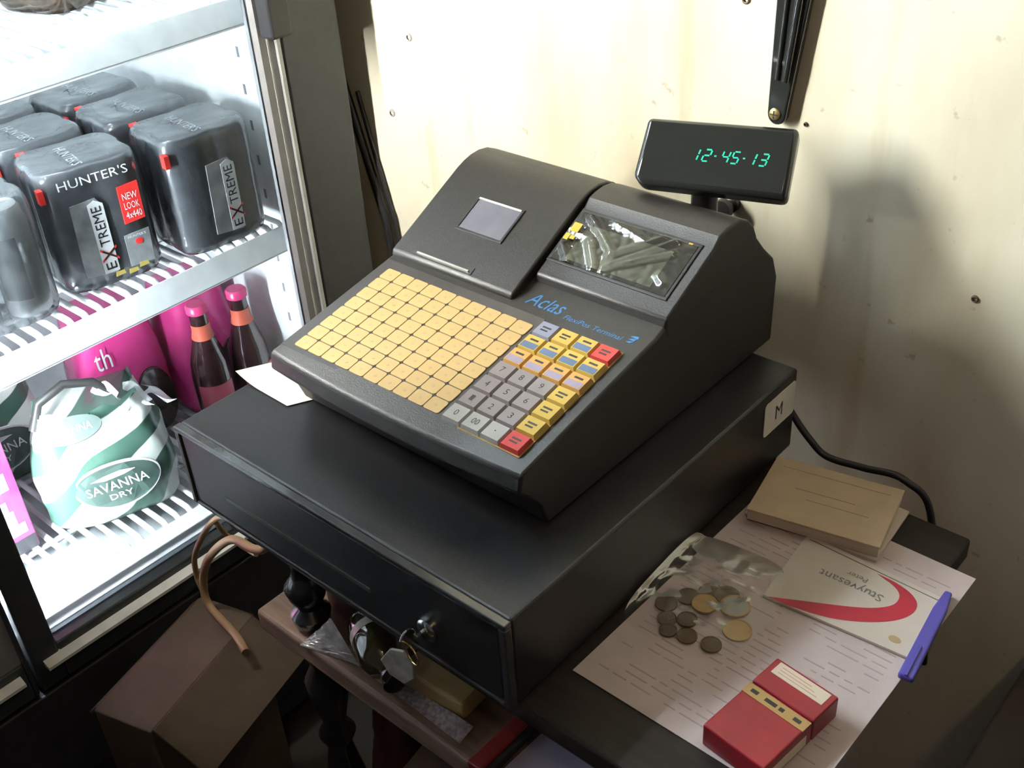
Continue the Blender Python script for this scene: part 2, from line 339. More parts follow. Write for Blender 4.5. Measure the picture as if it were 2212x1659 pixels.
# flat beige keypad: 10 x 8
M_pad = mat('keypad_membrane', (0.055, 0.052, 0.055), 0.35)
M_beige = mat('beige_key', (0.47, 0.335, 0.15), 0.4, noise=(30, 0.06))
M_kmark = mat('faint_mark', (0.45, 0.33, 0.17), 0.5)
gx0, gx1, gv0, gv1 = 0.080, 0.2615, kv(0.0925), kv(0.2155)
pad = MB().box(gx0 - 0.012, gx1 + 0.003, gv0 - 0.004, gv1 + 0.011, -0.001, 0.0008, M=KF).build('flat_keypad', M_pad, rg)
cw, ch = (gx1 - gx0) / 10, (gv1 - gv0) / 8
base = MB(); base.prism(rrect(-cw / 2 + 0.0005, cw / 2 - 0.0005, -ch / 2 + 0.0005, ch / 2 - 0.0005, 0.0022, 3), 0, 0.0009, lambda a, b, d: Vector((a, b, d)))
base.prism([(0.0017 * math.cos(t), 0.0014 * math.sin(t)) for t in [2 * PI * i / 10 for i in range(10)]], 0.0008, 0.00105, XY, 1)
kb0 = None
for j in range(8):
    for i in range(10):
        T = KF @ Matrix.Translation((gx0 + cw * (i + 0.5), gv0 + ch * (j + 0.5), 0.0008))
        if kb0 is None: o = kb0 = base.build('flat_key', [M_beige, M_kmark], pad, world=False, solid=True)
        else: o = kb0.copy(); COL.objects.link(o); o.parent = pad
        o.matrix_local = Matrix.Translation(-wloc(pad)) @ T
# raised keys: 4 x 7
KC = {'w': (0.46, 0.43, 0.46), 'g': (0.34, 0.30, 0.31), 'y': (0.72, 0.50, 0.12), 'o': (0.74, 0.42, 0.13), 'r': (0.68, 0.07, 0.07), 'b': (0.30, 0.32, 0.45), 'l': (0.42, 0.36, 0.50), 'n': (0.13, 0.20, 0.36), 's': (0.50, 0.50, 0.48)}
KM = {c: mat('key_' + {'w': 'white', 'g': 'grey', 'y': 'yellow', 'o': 'orange', 'r': 'red', 'b': 'slate', 'l': 'lilac', 'n': 'navy', 's': 'silver'}[c], tuple(0.66 * x for x in KC[c]), 0.3, noise=(60, 0.06)) for c in KC}
M_ink = mat('ink_black', (0.02, 0.02, 0.02), 0.6)
rows_ = [['b', 'y', 'yn', 'r'], ['yn'] * 4, ['ol'] * 4, ['g7', 'g8', 'g9', 'y='], ['g4', 'g5', 'g6', 'y='], ['g1', 'g2', 'g3', 'y='], ['s0', 's00', 's.', 'r']]
kx0, kx1, kv0, kv1 = 0.2665, 0.350, kv(0.0905), kv(0.2225)
kw, kh = (kx1 - kx0) / 4, (kv1 - kv0) / 7
kp = MB().box(kx0 - 0.0008, kx1 + 0.0008, kv0 - 0.0008, kv1 + 0.0008, -0.001, 0.0008, M=KF).build('raised_keypad', mat('key_gap_yellow', (0.30, 0.17, 0.03), 0.5), rg)
for r, row in enumerate(rows_):
    for c, code in enumerate(row):
        cx, cv = kx0 + kw * (c + 0.5), kv1 - kh * (r + 0.5)
        a, b = kw / 2 - 0.0005, kh / 2 - 0.0005
        k = MB(); T = KF @ Matrix.Translation((cx, cv, 0.0008))
        lo = [(-a, -b, 0), (a, -b, 0), (a, b, 0), (-a, b, 0)]; q_ = 0.0012
        hi = [(-a + q_, -b + q_, 0.0042), (a - q_, -b + q_, 0.0042), (a - q_, b - q_, 0.0042), (-a + q_, b - q_, 0.0042)]
        k.add([T @ Vector(v) for v in lo + hi], [(3, 2, 1, 0), (4, 5, 6, 7), (0, 1, 5, 4), (1, 2, 6, 5), (2, 3, 7, 6), (3, 0, 4, 7)])
        mats = [KM[code[0]], M_ink]
        if len(code) > 1 and code[1] in 'nl':
            mats.append(KM[code[1]])
            k.box(-a + 0.0022, a - 0.0022, -b + 0.0018, -0.0004, 0.0040, 0.00435, 2, T)
            k.box(-0.004, 0.0045, 0.0022, 0.0042, 0.0041, 0.0044, 1, T)
        elif len(code) > 1 and code[1] != '=':
            k.text(code[1:], T, fit=(0.0036 if len(code) == 2 and code[1] != '.' else (0.007 if len(code) > 2 else 0.0014), 0.0062 if code[1] != '.' else 0.0014), ext=0.0044, mi=1)
        else:
            k.box(-0.0045, 0.0045, 0.0008, 0.0026, 0.0041, 0.0044, 1, T); k.box(-0.0045, 0.003, -0.0028, -0.0012, 0.0041, 0.0044, 1, T)
        o = k.build('key', mats, kp, solid=True)
        if code[0] == 'r': o['label'] = 'red key'
# ------------------------------------------------------------------ customer display on a pole (fixed to the back of the register)
yaw, tilt = math.radians(20.9), math.radians(42.6)
cu = Vector((math.cos(yaw), math.sin(yaw), 0)); cn = Vector((math.sin(yaw), -math.cos(yaw), 0)); cv_ = Vector((0, 0, 1)) * math.cos(tilt) - cn * math.sin(tilt)
CF = frame((0.3145, 0.406, 1.0365), cu, cv_)
M_gloss = mat('gloss_black', (0.022, 0.024, 0.023), 0.10, coat=0.3, noise=(5, 0.1))
outl = [(-0.0675, 0.033), (-0.0690, -0.022), (-0.063, -0.032), (0.0690, -0.0335), (0.0685, 0.033)]
hb = MB()
hb.prism([(-0.0660, 0.0335), (-0.0700, -0.022), (-0.062, -0.0295), (0.0685, -0.0320), (0.0695, 0.0335)][::1], -0.022, 0.0, lambda a, b, d: CF @ Vector((a, b, d)))
cdl = hb.build('customer_display', M_gloss, rg, bevel=0.005, smooth=35); cdl['label'] = 'glossy black customer display on a short pole'
pole = MB(); pole.lathe([(0.0145, 0.952), (0.0145, 0.968), (0.0125, 0.972), (0.0125, 1.012), (0.010, 1.014), (0.010, 1.024)], 24, Matrix.Translation((0.297, 0.421, 0)))
pole.build('pole', M_absd, cdl, smooth=40)
# seven-segment digits
SEG = {'a': (0, 1, 1, 1), 'b': (1, 1, 1, .5), 'c': (1, .5, 1, 0), 'd': (0, 0, 1, 0), 'e': (0, 0, 0, .5), 'f': (0, .5, 0, 1), 'g': (0, .5, 1, .5)}
DIG = {'1': 'bc', '2': 'abged', '4': 'fgbc', '5': 'afgcd', '3': 'abgcd', '-': 'g'}
M_vfd = mat('vfd_teal', (0.02, 0.3, 0.22), 0.4, emit=((0.02, 0.72, 0.47), 0.55))
dm = MB(); dw, dh = 0.0058, 0.0108; px = -0.0175
for chx in '12-45-13':
    for sname in DIG[chx]:
        x0, y0, x1, y1 = SEG[sname]; t = 0.0007
        if chx == '1': x0 = x1 = 0.6
        sk = lambda x, y: (px + x * dw * (0.55 if chx == '-' else 1) + (y - .5) * 0.0028, 0.0015 + (y - .5) * dh)
        A = sk(x0, y0); B = sk(x1, y1); d = Vector((B[0] - A[0], B[1] - A[1])).normalized(); nn = Vector((-d.y, d.x)) * t
        A = (A[0] + d.x * t * .9, A[1] + d.y * t * .9); B = (B[0] - d.x * t * .9, B[1] - d.y * t * .9)
        dm.prism([(A[0] - nn.x, A[1] - nn.y), (B[0] - nn.x, B[1] - nn.y), (B[0] + nn.x, B[1] + nn.y), (A[0] + nn.x, A[1] + nn.y)], 0.0001, 0.0004, lambda a, b, d_: CF @ Vector((a, b, d_)))
    px += {'-': 0.0078}.get(chx, 0.0088)
    if chx == '1': px -= 0.0006
dm.build('digits', M_vfd, cdl)['label'] = 'glowing green digits'
# ------------------------------------------------------------------ papers and small things on the table
M_paper = mat('printed_sheet', (0.52, 0.43, 0.43), 0.8, noise=(35, 0.12))
M_pline = mat('grey_print', (0.38, 0.31, 0.33), 0.8)
def flat_sheet(name, label, cat, corners, z, mats, th=0.0006, lines=None):
    m = MB(); a, b, c, d = [Vector((*p, z)) for p in corners]
    fn = lambda u, v, k: (a + (b - a) * u + (d - a) * v + (a - b + c - d) * u * v) + Vector((0, 0, k))
    m.prism([(0, 0), (1, 0), (1, 1), (0, 1)], 0, th, fn)
    if lines:
        for (u0, u1, v0_, v1_) in lines: m.prism([(u0, v0_), (u1, v0_), (u1, v1_), (u0, v1_)], th, th + 0.00015, fn, 1)
    return tag(m.build(name, mats, solid=True), label, cat)
rnd = random.Random(3); lines = []
for r in range(34):
    v = 0.06 + r * 0.026
    u = 0.06
    while u < 0.9:
        ln = rnd.uniform(0.02, 0.14)
        if rnd.random() < 0.62: lines.append((u, min(u + ln, 0.94), v, v + 0.004))
        u += ln + 0.02
flat_sheet('paper_sheet', 'large creased printed sheet spread on the table beside the cash drawer', 'paper', ((0.419, 0.062), (0.6215, 0.060), (0.623, 0.349), (0.423, 0.352)), ZT + 0.0004, [M_paper, M_pline], lines=lines)
ZP = ZT + 0.0012
# cards with a red swoosh and the cigarette brand
M_card = mat('cream_card', (0.55, 0.48, 0.43), 0.6, noise=(40, 0.06)); M_cred = mat('swoosh_red', (0.42, 0.015, 0.04), 0.5); M_cgrey = mat('slate_print', (0.16, 0.17, 0.18), 0.6)
M_gold = mat('dull_gold_print', (0.42, 0.30, 0.16), 0.5)
def swoosh_card(z, shift, rot, label, text=True):
    B0 = Vector((0.497, 0.2195)); e1 = Vector((0.120, 0.0115)); 
    m = MB(); T = Matrix.Translation((shift[0] + 0.555, shift[1] + 0.265, 0)) @ Matrix.Rotation(rot, 4, 'Z') @ Matrix.Translation((-0.555, -0.265, 0))
    P = lambda x, y, k: T @ Vector((x, y, z + k))
    m.prism([(0.495, 0.222), (0.617, 0.231), (0.614, 0.308), (0.487, 0.311)], 0, 0.0025, P)
    # red swoosh: crescent between two curves, tip at left, round end at right
    outer = [(0.499, 0.2150), (0.52, 0.2205), (0.55, 0.2315), (0.575, 0.245), (0.592, 0.2600), (0.600, 0.275), (0.599, 0.288), (0.590, 0.2965), (0.575, 0.301), (0.556, 0.3020)]
    inner = [(0.570, 0.2985), (0.580, 0.293), (0.5845, 0.285), (0.583, 0.2745), (0.572, 0.2625), (0.552, 0.2500), (0.525, 0.2360), (0.508, 0.2270)]
    outer = [(x, max(y, 0.2222 + (x - 0.495) * 0.074)) for x, y in outer]
    outer = [tuple(p)[:2] for p in spline([(x, y, 0) for x, y in outer], 5)]; inner = [tuple(p)[:2] for p in spline([(x, y, 0) for x, y in inner], 5)]
    ol = outer + inner; nO, nI = len(outer), len(inner)
    vs = [P(x, y, 0.0027) for x, y in ol]; fs = []
    # strip triangulation between the curves
    inn = list(range(nO + nI - 1, nO - 1, -1))
    def par(k_, cnt): return k_ / (cnt - 1)
    i = j = 0
    while i < nO - 1 or j < nI - 1:
        if j >= nI - 1 or (i < nO - 1 and par(i + 1, nO) <= par(j + 1, nI)): fs.append((i, i + 1, inn[j])); i += 1
        else: fs.append((i, inn[j + 1], inn[j])); j += 1
    m.add(vs, fs, 1)
    if text:
        R = Matrix.Translation((0.546, 0.2770, 0)) @ Matrix.Rotation(math.radians(2 + 180), 4, 'Z')
        m.text('Stuyvesant', T @ Matrix.Translation((0, 0, z)) @ R, fit=(0.056, 0.0115), ext=0.0028, mi=2)
        m.text('Peter', T @ Matrix.Translation((0, 0, z)) @ Matrix.Translation((0, 0.011, 0)) @ R, fit=(0.018, 0.0055), ext=0.0028, mi=2)
        m.prism([(0.6015 + 0.005 * math.cos(t), 0.242 + 0.0035 * math.sin(t)) for t in [2 * PI * i / 16 for i in range(16)]], 0.0024, 0.0028, P, 3)
        m.prism([(0.492, 0.3055), (0.612, 0.3025), (0.612, 0.3033), (0.492, 0.3063)], 0.0024, 0.0028, P, 2)
    return tag(m.build('cigarette_card', [M_card, M_cred, M_cgrey, M_gold], solid=True), label, 'card')
swoosh_card(ZP + 0.0005, (0, 0), 0, 'white card with red swoosh and grey upside-down lettering lying on the printed sheet')
swoosh_card(ZP + 0.0001, (-0.069, 0.083), math.radians(2), 'white card mostly hidden under the cream pad, red swoosh tip showing', text=False)
# cream carbon pad
bk = thing('receipt_pad', 'thick cream receipt pad lying against the drawer at the back of the table', 'pad', (0.49, 0.345, ZP))
BK = Matrix.Translation((0.433, 0.2955, ZP + 0.003)) @ Matrix.Rotation(math.radians(11.5), 4, 'Z')
MB().box(0, 0.119, 0, 0.0855, 0.0105, 0.0125, M=BK).build('cover', mat('cream_cover', (0.50, 0.38, 0.26), 0.7, noise=(50, 0.08)), bk, bevel=0.0006)
MB().box(0.001, 0.118, 0.001, 0.0845, 0.0, 0.0104, M=BK).build('pages', mat('pad_pages', (0.62, 0.52, 0.42), 0.8, noise=(400, 0.25), stretch=(0.1, 0.1, 6)), bk)
f = MB()
for (a, b, c, d) in ((0.030, 0.085, 0.046, 0.0468), (0.044, 0.100, 0.034, 0.0346), (0.01, 0.11, 0.0725, 0.0730)): f.box(a, b, c, d, 0.01245, 0.0127, M=BK)
f.build('printed_line', mat('pad_print', (0.36, 0.27, 0.18), 0.7), bk)
# blue plastic strip along the sheet
pn = MB(); PN = frame((0.6195, 0.262, ZP + 0.0004), (-0.012, 0.105, 0), (-1, -0.1, 0))
pn.prism([(-0.053, -0.006), (0.030, -0.0055), (0.0535, -0.003), (0.0535, 0.003), (0.030, 0.0055), (-0.053, 0.006)], 0, 0.006, lambda a, b, d: PN @ Vector((a, b, d)))
po = thing('blue_pen', 'flat blue plastic pen lying along the right edge of the printed sheet', 'pen', (0.6225, 0.262, ZP))
pn.build('barrel', mat('blue_plastic', (0.075, 0.06, 0.36), 0.35), po, bevel=0.0018)
c_ = MB(); c_.box(-0.053, -0.018, -0.0012, 0.0012, 0.0058, 0.0076, M=PN); c_.build('clip', mat('blue_plastic', (0.075, 0.06, 0.36), 0.35), po, bevel=0.0005)
# red cigarette box
cg = thing('cigarette_box', 'red cigarette box with white label and gold band lying on the sheet', 'cigarette box', (0.569, 0.107, ZP))
CG = Matrix.Translation((0.5690, 0.1060, ZP)) @ Matrix.Rotation(math.radians(-6.5), 4, 'Z')
M_red = mat('box_red', (0.27, 0.010, 0.02), 0.35, noise=(25, 0.25))
MB().box(-0.0272, 0.0272, -0.044, 0.013, 0, 0.0215, M=CG).build('box', M_red, cg, bevel=0.0016)
MB().box(-0.0275, 0.0275, 0.0135, 0.045, 0, 0.0218, M=CG).build('flip_lid', M_red, cg, bevel=0.0016)
wl = MB(); wl.box(-0.0225, 0.0225, 0.0295, 0.0425, 0.0216, 0.0221, M=CG)
for i in range(3): wl.box(-0.018, 0.016 - 0.004 * i, 0.0325 + i * 0.003, 0.0331 + i * 0.003, 0.0220, 0.0223, 1, M=CG)
wl.build('warning_label', [mat('label_white', (0.66, 0.55, 0.44), 0.5), mat('faint_red_print', (0.55, 0.32, 0.26), 0.6)], cg)
gb = MB(); gb.box(-0.0272, 0.0272, 0.0005, 0.0112, 0.0213, 0.0219, M=CG)
for i, wd in enumerate((0.006, 0.010, 0.004, 0.006)): gb.box(-0.022 + i * 0.0125, -0.022 + i * 0.0125 + wd, 0.0042, 0.0075, 0.0217, 0.0221, 1, M=CG)
gb.build('gold_band', [mat('gold_band', (0.40, 0.25, 0.10), 0.4, metal=0.3), M_ink], cg)
MB().box(-0.0278, -0.0272, -0.040, 0.01, 0.004, 0.018, M=CG).build('side_label', mat('label_white', (0.66, 0.55, 0.44), 0.5), cg)
MB().box(0.0272, 0.0276, -0.042, 0.006, 0.003, 0.013, M=CG).build('side_label', mat('label_white', (0.66, 0.55, 0.44), 0.5), cg)
# coins in a clear money bag
M_c1 = mat('brass_coin', (0.50, 0.33, 0.13), 0.4, metal=0.55, bump=(900, 0.4)); M_c2 = mat('dark_bronze_coin', (0.13, 0.085, 0.045), 0.4, metal=0.45, bump=(900, 0.4)); M_c3 = mat('nickel_coin', (0.42, 0.40, 0.36), 0.35, metal=0.6, bump=(900, 0.4))
coins = [(0.464, 0.181, 0.0105, 'b', 0.0045, 'bright brass coin resting highest in the middle of the clear bag'), (0.484, 0.196, 0.0125, 'n', 0.002, 'silvery coin with brass rim nearest the swoosh card'),
         (0.4985, 0.176, 0.0120, 'b', 0.0, 'large brown brass coin nearest the cigarette box side of the bag'), (0.4905, 0.150, 0.0085, 'd', 0.0, 'small dark bronze coin at the front edge of the bag'),
         (0.470, 0.146, 0.0085, 'd', 0.0, 'dark coin left of the front small coin, half under the stack'), (0.436, 0.166, 0.0095, 'd', 0.0, 'dark coin at the drawer end of the bag'),
         (0.447, 0.182, 0.0095, 'd', 0.0018, 'dark coin at the back of the heap beside the drawer'), (0.4585, 0.199, 0.0105, 'd', 0.0, 'dark coin behind the bright brass coin'),
         (0.4465, 0.152, 0.0080, 'd', 0.0, 'small dark coin beside the white gap near the drawer'), (0.461, 0.160, 0.0085, 'd', 0.0016, 'dark coin in front of the bright brass coin'),
         (0.472, 0.203, 0.0105, 'd', 0.0018, 'dark brown coin between the bright brass and silvery coins'), (0.4545, 0.142, 0.0075, 'd', 0.0, 'small dark coin at the left front of the heap')]
for (x, y, r, kd, dz, lab) in coins:
    z = ZP + 0.0004 + dz; m = MB()
    m.lathe([(r, 0), (r, 0.0018), (r * 0.9, 0.0018), (r * 0.88, 0.0014), (0.0005, 0.0015)], 26, Matrix.Translation((x, y, z)))
    if kd == 'n': m.lathe([(r * 0.88, 0.0015), (r * 0.7, 0.00175), (0.0005, 0.0018)], 26, Matrix.Translation((x, y, z)), 1, cap=False)
    tag(m.build('coin', [{'b': M_c1, 'd': M_c2, 'n': M_c1}[kd], M_c3], smooth=30), lab, 'coin', 'coins in the clear bag')
def bag(u, v):
    kc = 1 - 0.22 * (abs(2 * u - 1) * abs(2 * v - 1)) ** 3; u = 0.5 + (u - 0.5) * kc; v = 0.5 + (v - 0.5) * kc
    x = 0.398 + u * 0.115; y = 0.262 - v * 0.135 + 0.012 * (u - .5)
    x += 0.012 * (v - .5) ; e = min(u, 1 - u, v, 1 - v)
    h = 0.0012 + 0.0060 * min(1, e * 5) + 0.0020 * min(1, e * 6) * (mnoise.noise(Vector((x * 70, y * 70, 1))) + abs(mnoise.noise(Vector((x * 40 - y * 30, y * 60, 4)))))
    if x < 0.416: h += (0.416 - x) * 0.8; x = 0.4135 + (x - 0.39) * 0.09
    return Vector((x, y, ZP + max(h, 0.0012)))
tag(MB().grid(bag, 44, 50).build('coin_bag', mat('clear_bag', (0.55, 0.48, 0.42), 0.2, alpha=0.02), smooth=80, solid=True), 'clear crumpled plastic bag over the coins beside the drawer', 'plastic bag')
# receipt slip under the register
def slip(u, v):
    a = Vector((-0.016, 0.085)) * (1 - u) + Vector((0.0640, 0.083)) * u; b = Vector((-0.002, 0.135)) * (1 - u) + Vector((0.10, 0.15)) * u
    p = a * (1 - v) + b * v
    z = ZD + 0.0012 + 0.007 * max(0, 1 - u * 2.2) ** 2 * (1 - v)
    return Vector((p.x, p.y, z))
tag(MB().grid(slip, 14, 8).build('receipt_slip', mat('slip_paper', (0.66, 0.63, 0.56), 0.7, noise=(60, 0.05)), solid=True), 'cream paper slip sticking out from under the register at its left', 'paper')
# ------------------------------------------------------------------ drinks cooler
M_liner = mat('white_liner', (0.80, 0.84, 0.86), 0.45); M_frame = mat('black_frame', (0.036, 0.042, 0.048), 0.35, noise=(80, 0.15)); M_grey = mat('grey_gasket', (0.24, 0.24, 0.25), 0.35)
M_wire = mat('white_wire', (0.85, 0.87, 0.88), 0.35); M_silver = mat('polished_strip', (0.78, 0.80, 0.82), 0.2, metal=0.6)
M_panel = mat('cooler_black_panel', (0.030, 0.030, 0.036), 0.5, noise=(50, 0.2))
M_pane = bpy.data.materials.new('cooler_glass'); M_pane.use_nodes = True
def glassmat(m):
    nt = m.node_tree; N = nt.nodes; L = nt.links; N.remove(N['Principled BSDF'])
    t = N.new('ShaderNodeBsdfTransparent'); t.inputs[0].default_value = (0.96, 0.98, 0.98, 1); g = N.new('ShaderNodeBsdfGlossy'); g.inputs['Roughness'].default_value = 0.03
    fr = N.new('ShaderNodeFresnel'); fr.inputs['IOR'].default_value = 1.35; x = N.new('ShaderNodeMixShader')
    L.new(fr.outputs[0], x.inputs[0]); L.new(t.outputs[0], x.inputs[1]); L.new(g.outputs[0], x.inputs[2]); L.new(x.outputs[0], N['Material Output'].inputs[0])
glassmat(M_pane)
YR, YL, YI = 0.364, -0.088, 0.398      # clear opening of the right-hand door; inner side wall
FB, FT = 0.452, 1.90
fr = thing('drinks_cooler', 'upright glass door drinks cooler with black frame lit white inside', 'fridge', (-0.6, -0.1, 0))
X0 = -0.30                              # front of the cabinet, behind the doors
f = MB()
f.box(-0.86, -0.84, -0.70, YI + 0.07, 0.0, 2.0); f.box(-0.84, X0, YI + 0.05, YI + 0.07, 0, 2.0); f.box(-0.84, X0, -0.70, -0.68, 0, 2.0); f.box(-0.84, X0, -0.68, YI + 0.05, 1.98, 2.0)
f.build('cabinet', M_panel, fr, bevel=0.002)
f = MB()
f.box(-0.80, -0.79, -0.65, YI, 0.44, 1.93); f.box(-0.79, X0 - 0.001, YI, YI + 0.01, 0.44, 1.93); f.box(-0.79, X0 - 0.001, -0.65, -0.64, 0.44, 1.93); f.box(-0.79, X0 - 0.001, -0.64, YI, 1.92, 1.93)
f.box(-0.79, X0 - 0.001, -0.64, YI, 0.44, 0.45)
f.build('liner', M_liner, fr)
f = MB()
for i in range(30):
    z = 0.54 + i * 0.0475; f.box(-0.3725, -0.3685, YI - 0.0006, YI + 0.001, z, z + 0.013)
f.build('shelf_slots', mat('slot_shadow', (0.16, 0.17, 0.2), 0.6), fr)
# doors: right one in view, left one mostly out of frame
def door(y0, y1, hinge_w, name='door'):
    d = MB()
    xa, xb = X0, XF
    a0 = y0 - 0.034; a1 = y1 + (0.118 if hinge_w else 0.034)
    yi1 = y1 + 0.028
    d.box(xa, xb, a0, y0, 0.395, FT + 0.08); d.box(xa, xb, yi1, a1, 0.395, FT + 0.08)
    d.box(xa, xb, y0, yi1, FT, FT + 0.08); d.box(xa, xb, y0, yi1, 0.395, FB)
    o = d.build(name, M_frame, fr, bevel=0.003)
    g = MB(); g.box(xa + 0.004, xb - 0.004, y1, yi1, FB, FT); g.build('gasket', M_grey, o)
    if hinge_w:
        s_ = MB(); s_.box(xb - 0.0045, xb + 0.001, yi1 - 0.007, yi1 - 0.002, FB, 1.058); s_.build('bright_strip', M_silver, o)
        s2 = MB(); s2.box(xb - 0.0045, xb - 0.003, y1 + 0.010, y1 + 0.012, FB, 1.07); s2.build('bright_strip', M_silver, o)
        h = MB(); h.box(xb - 0.002, xb + 0.022, y1 + 0.001, yi1 + 0.004, 1.062, 1.46); h.build('handle', mat('handle_black', (0.028, 0.029, 0.034), 0.4), o, bevel=0.004)
    p = MB(); p.box(xa + 0.010, xa + 0.014, y0 - 0.01, y1 + 0.01, FB - 0.01, FT + 0.01); p.build('glass_pane', M_pane, o)
    t = MB(); t.prism([(XF - 0.002, 0.430), (XF + 0.011, 0.430), (XF + 0.011, 0.4345), (XF - 0.002, 0.441)], y0 - 0.022, y1 + 0.02, lambda a, b, dd: (a, dd, b)); t.build('bottom_trim', mat('white_trim', (0.85, 0.86, 0.86), 0.3), o)
    return o
door(YL, YR, True); door(-0.60, -0.160, False)
f = MB(); f.box(-0.33, XF - 0.004, -0.70, YI + 0.09, 0.06, 0.385)
f.build('kick_panel', M_panel, fr, bevel=0.003)
for i in range(5): pass
g = MB()
for i in range(7): g.box(XF - 0.006, XF - 0.002, -0.6, 0.36, 0.09 + i * 0.022, 0.098 + i * 0.022)
g.build('vent_grille', mat('grille_black', (0.02, 0.02, 0.024), 0.5), fr)
def shelf(z, depth=0.44):
    s = MB(); y0, y1 = -0.60, YI - 0.004; n = int((y1 - y0) / 0.0192)
    for i in range(n + 1):
        y = y0 + i * 0.0192
        s.tube([(XF - 0.048, y, z - 0.012), (XF - 0.050, y, z - 0.004), (XF - 0.056, y, z), (XF - depth, y, z)], 0.0044, 6)
    for x in (XF - 0.15, XF - 0.30, XF - depth): s.tube([(x, y0, z - 0.007), (x, y1, z - 0.007)], 0.004, 6)
    o = s.build('wire_shelf', M_wire, fr, smooth=60)
    r = MB(); r.prism([(XF - 0.046, z + 0.0015), (XF - 0.027, z - 0.025), (XF - 0.031, z - 0.029), (XF - 0.050, z - 0.0025)][::-1], y0, y1, lambda a, b, d: (a, d, b)); r.build('front_rail', M_wire, o, bevel=0.0012)
    return o
shelf(ZS1 - 0.0045); shelf(ZS0 - 0.0045); shelf(ZDK - 0.0045); shelf(1.42)
f = MB(); f.box(X0 - 0.03, X0 - 0.001, -0.64, YI, 0.45, 0.468); f.build('front_sill', M_liner, fr, bevel=0.003)
M_tube = mat('tube_glow', (0.9, 0.95, 1.0), 0.4, emit=((0.86, 0.95, 1.0), TUBE))
M_tube2 = mat('tube_glow_low', (0.9, 0.95, 1.0), 0.4, emit=((0.86, 0.95, 1.0), TUBE2))
f = MB(); f.tube([(-0.3045, -0.070, 1.22), (-0.3045, -0.070, 1.80)], 0.0095, 12); f.build('fluorescent_tube', M_tube, fr, smooth=60)
f = MB(); f.tube([(-0.335, -0.128, 0.50), (-0.335, -0.128, 1.12)], 0.0095, 12); f.build('fluorescent_tube', M_tube2, fr, smooth=60)
f = MB(); f.tube([(-0.60, -0.5, 1.89), (-0.60, 0.35, 1.89)], 0.012, 12); f.build('fluorescent_tube', M_tube2, fr, smooth=60)
bl = thing('added_batten_lamp', 'added unseen vertical batten lamp at the cooler mullion, lighting the back wall', 'lamp', (-0.255, -0.126, 1.12))  # added fixture out of view, throws light on wall and register from the left
MB().box(-0.2695, -0.255, -0.142, -0.110, 1.10, 1.62).build('housing', M_wire, bl, bevel=0.002)
f = MB(); f.tube([(-0.243, -0.126, 1.13), (-0.243, -0.126, 1.59)], 0.009, 12); f.build('tube', mat('added_batten_glow', (0.9, 0.9, 0.9), 0.4, emit=((1.0, 0.98, 0.89), ADDED_BATTEN)), bl, smooth=60)
MB().prism([(-0.264, -0.1475), (-0.261, -0.1485), (-0.183, -0.1010), (-0.1845, -0.0990)], 1.09, 1.63, XY).build('light_block_wing', M_wire, bl)  # added plate that blocks lamp light from the sheet front and drawer front
for z in (1.12, 1.60): MB().box(-0.2555, -0.232, -0.137, -0.115, z - 0.012, z + 0.012).build('tube_holder', M_wire, bl, bevel=0.002)
# ---- packs of cider cans
M_film = mat('black_pack_film', (0.080, 0.086, 0.096), 0.22, noise=(30, 0.35), bump=(45, 0.5), coat=0.5)
M_sil = mat('silver_print', (0.55, 0.57, 0.60), 0.25, noise=(35, 0.5), metal=0.35)
M_pr = mat('pack_white_print', (0.80, 0.82, 0.84), 0.4); M_prd = mat('pack_grey_print', (0.36, 0.38, 0.41), 0.4); M_prb = mat('pack_black_print', (0.015, 0.015, 0.018), 0.4); M_prr = mat('pack_red_print', (0.75, 0.035, 0.03), 0.4); M_pry = mat('pack_gold_print', (0.55, 0.42, 0.10), 0.4)
PW, PD, PH = 0.124, 0.106, 0.150
def pack_outline(k=1.0, n=48):       # four cans under shrink film: a rounded square a little pinched between the cans
    out = []
    for i in range(n):
        t = 2 * PI * i / n; c, s = math.cos(t), math.sin(t); p = 5.0
        r = (abs(c) ** p + abs(s) ** p) ** (-1 / p)
        r *= 1 - 0.035 * max(0, math.cos(4 * t)) ** 6
        out.append((c * r * PD / 2 * k, s * r * PW / 2 * k))
    return out
def pack_body(seed=0):
    m = MB(); n = 48; levels = [(0.90, 0), (0.97, 0.006), (1, 0.014), (1, 0.05), (1, 0.1), (1, PH - 0.018), (0.985, PH - 0.009), (0.94, PH - 0.002), (0.86, PH + 0.0005), (0.5, PH - 0.0015), (0.12, PH - 0.003)]
    vs = []
    for k, z in levels:
        for (x, y) in pack_outline(k, n):
            q_ = 0.0016 * mnoise.noise(Vector((x * 40 + seed, y * 40, z * 30))); vs.append((x * (1 + q_ * 10), y * (1 + q_ * 10), max(0, z + q_ * (z > 0.01))))
    fs = [(i * n + k, i * n + (k + 1) % n, (i + 1) * n + (k + 1) % n, (i + 1) * n + k) for i in range(len(levels) - 1) for k in range(n)]
    fs += [tuple(range(n - 1, -1, -1)), tuple(range((len(levels) - 1) * n, len(levels) * n))]
    return m.add(vs, fs)
FR = frame((PD / 2 * 0.99, 0, 0), (0, 1, 0), (0, 0, 1))           # front face of a pack: a = along the shelf, b = up
TP = frame((0, 0, PH), (1, 0, 0), (0, 1, 0))
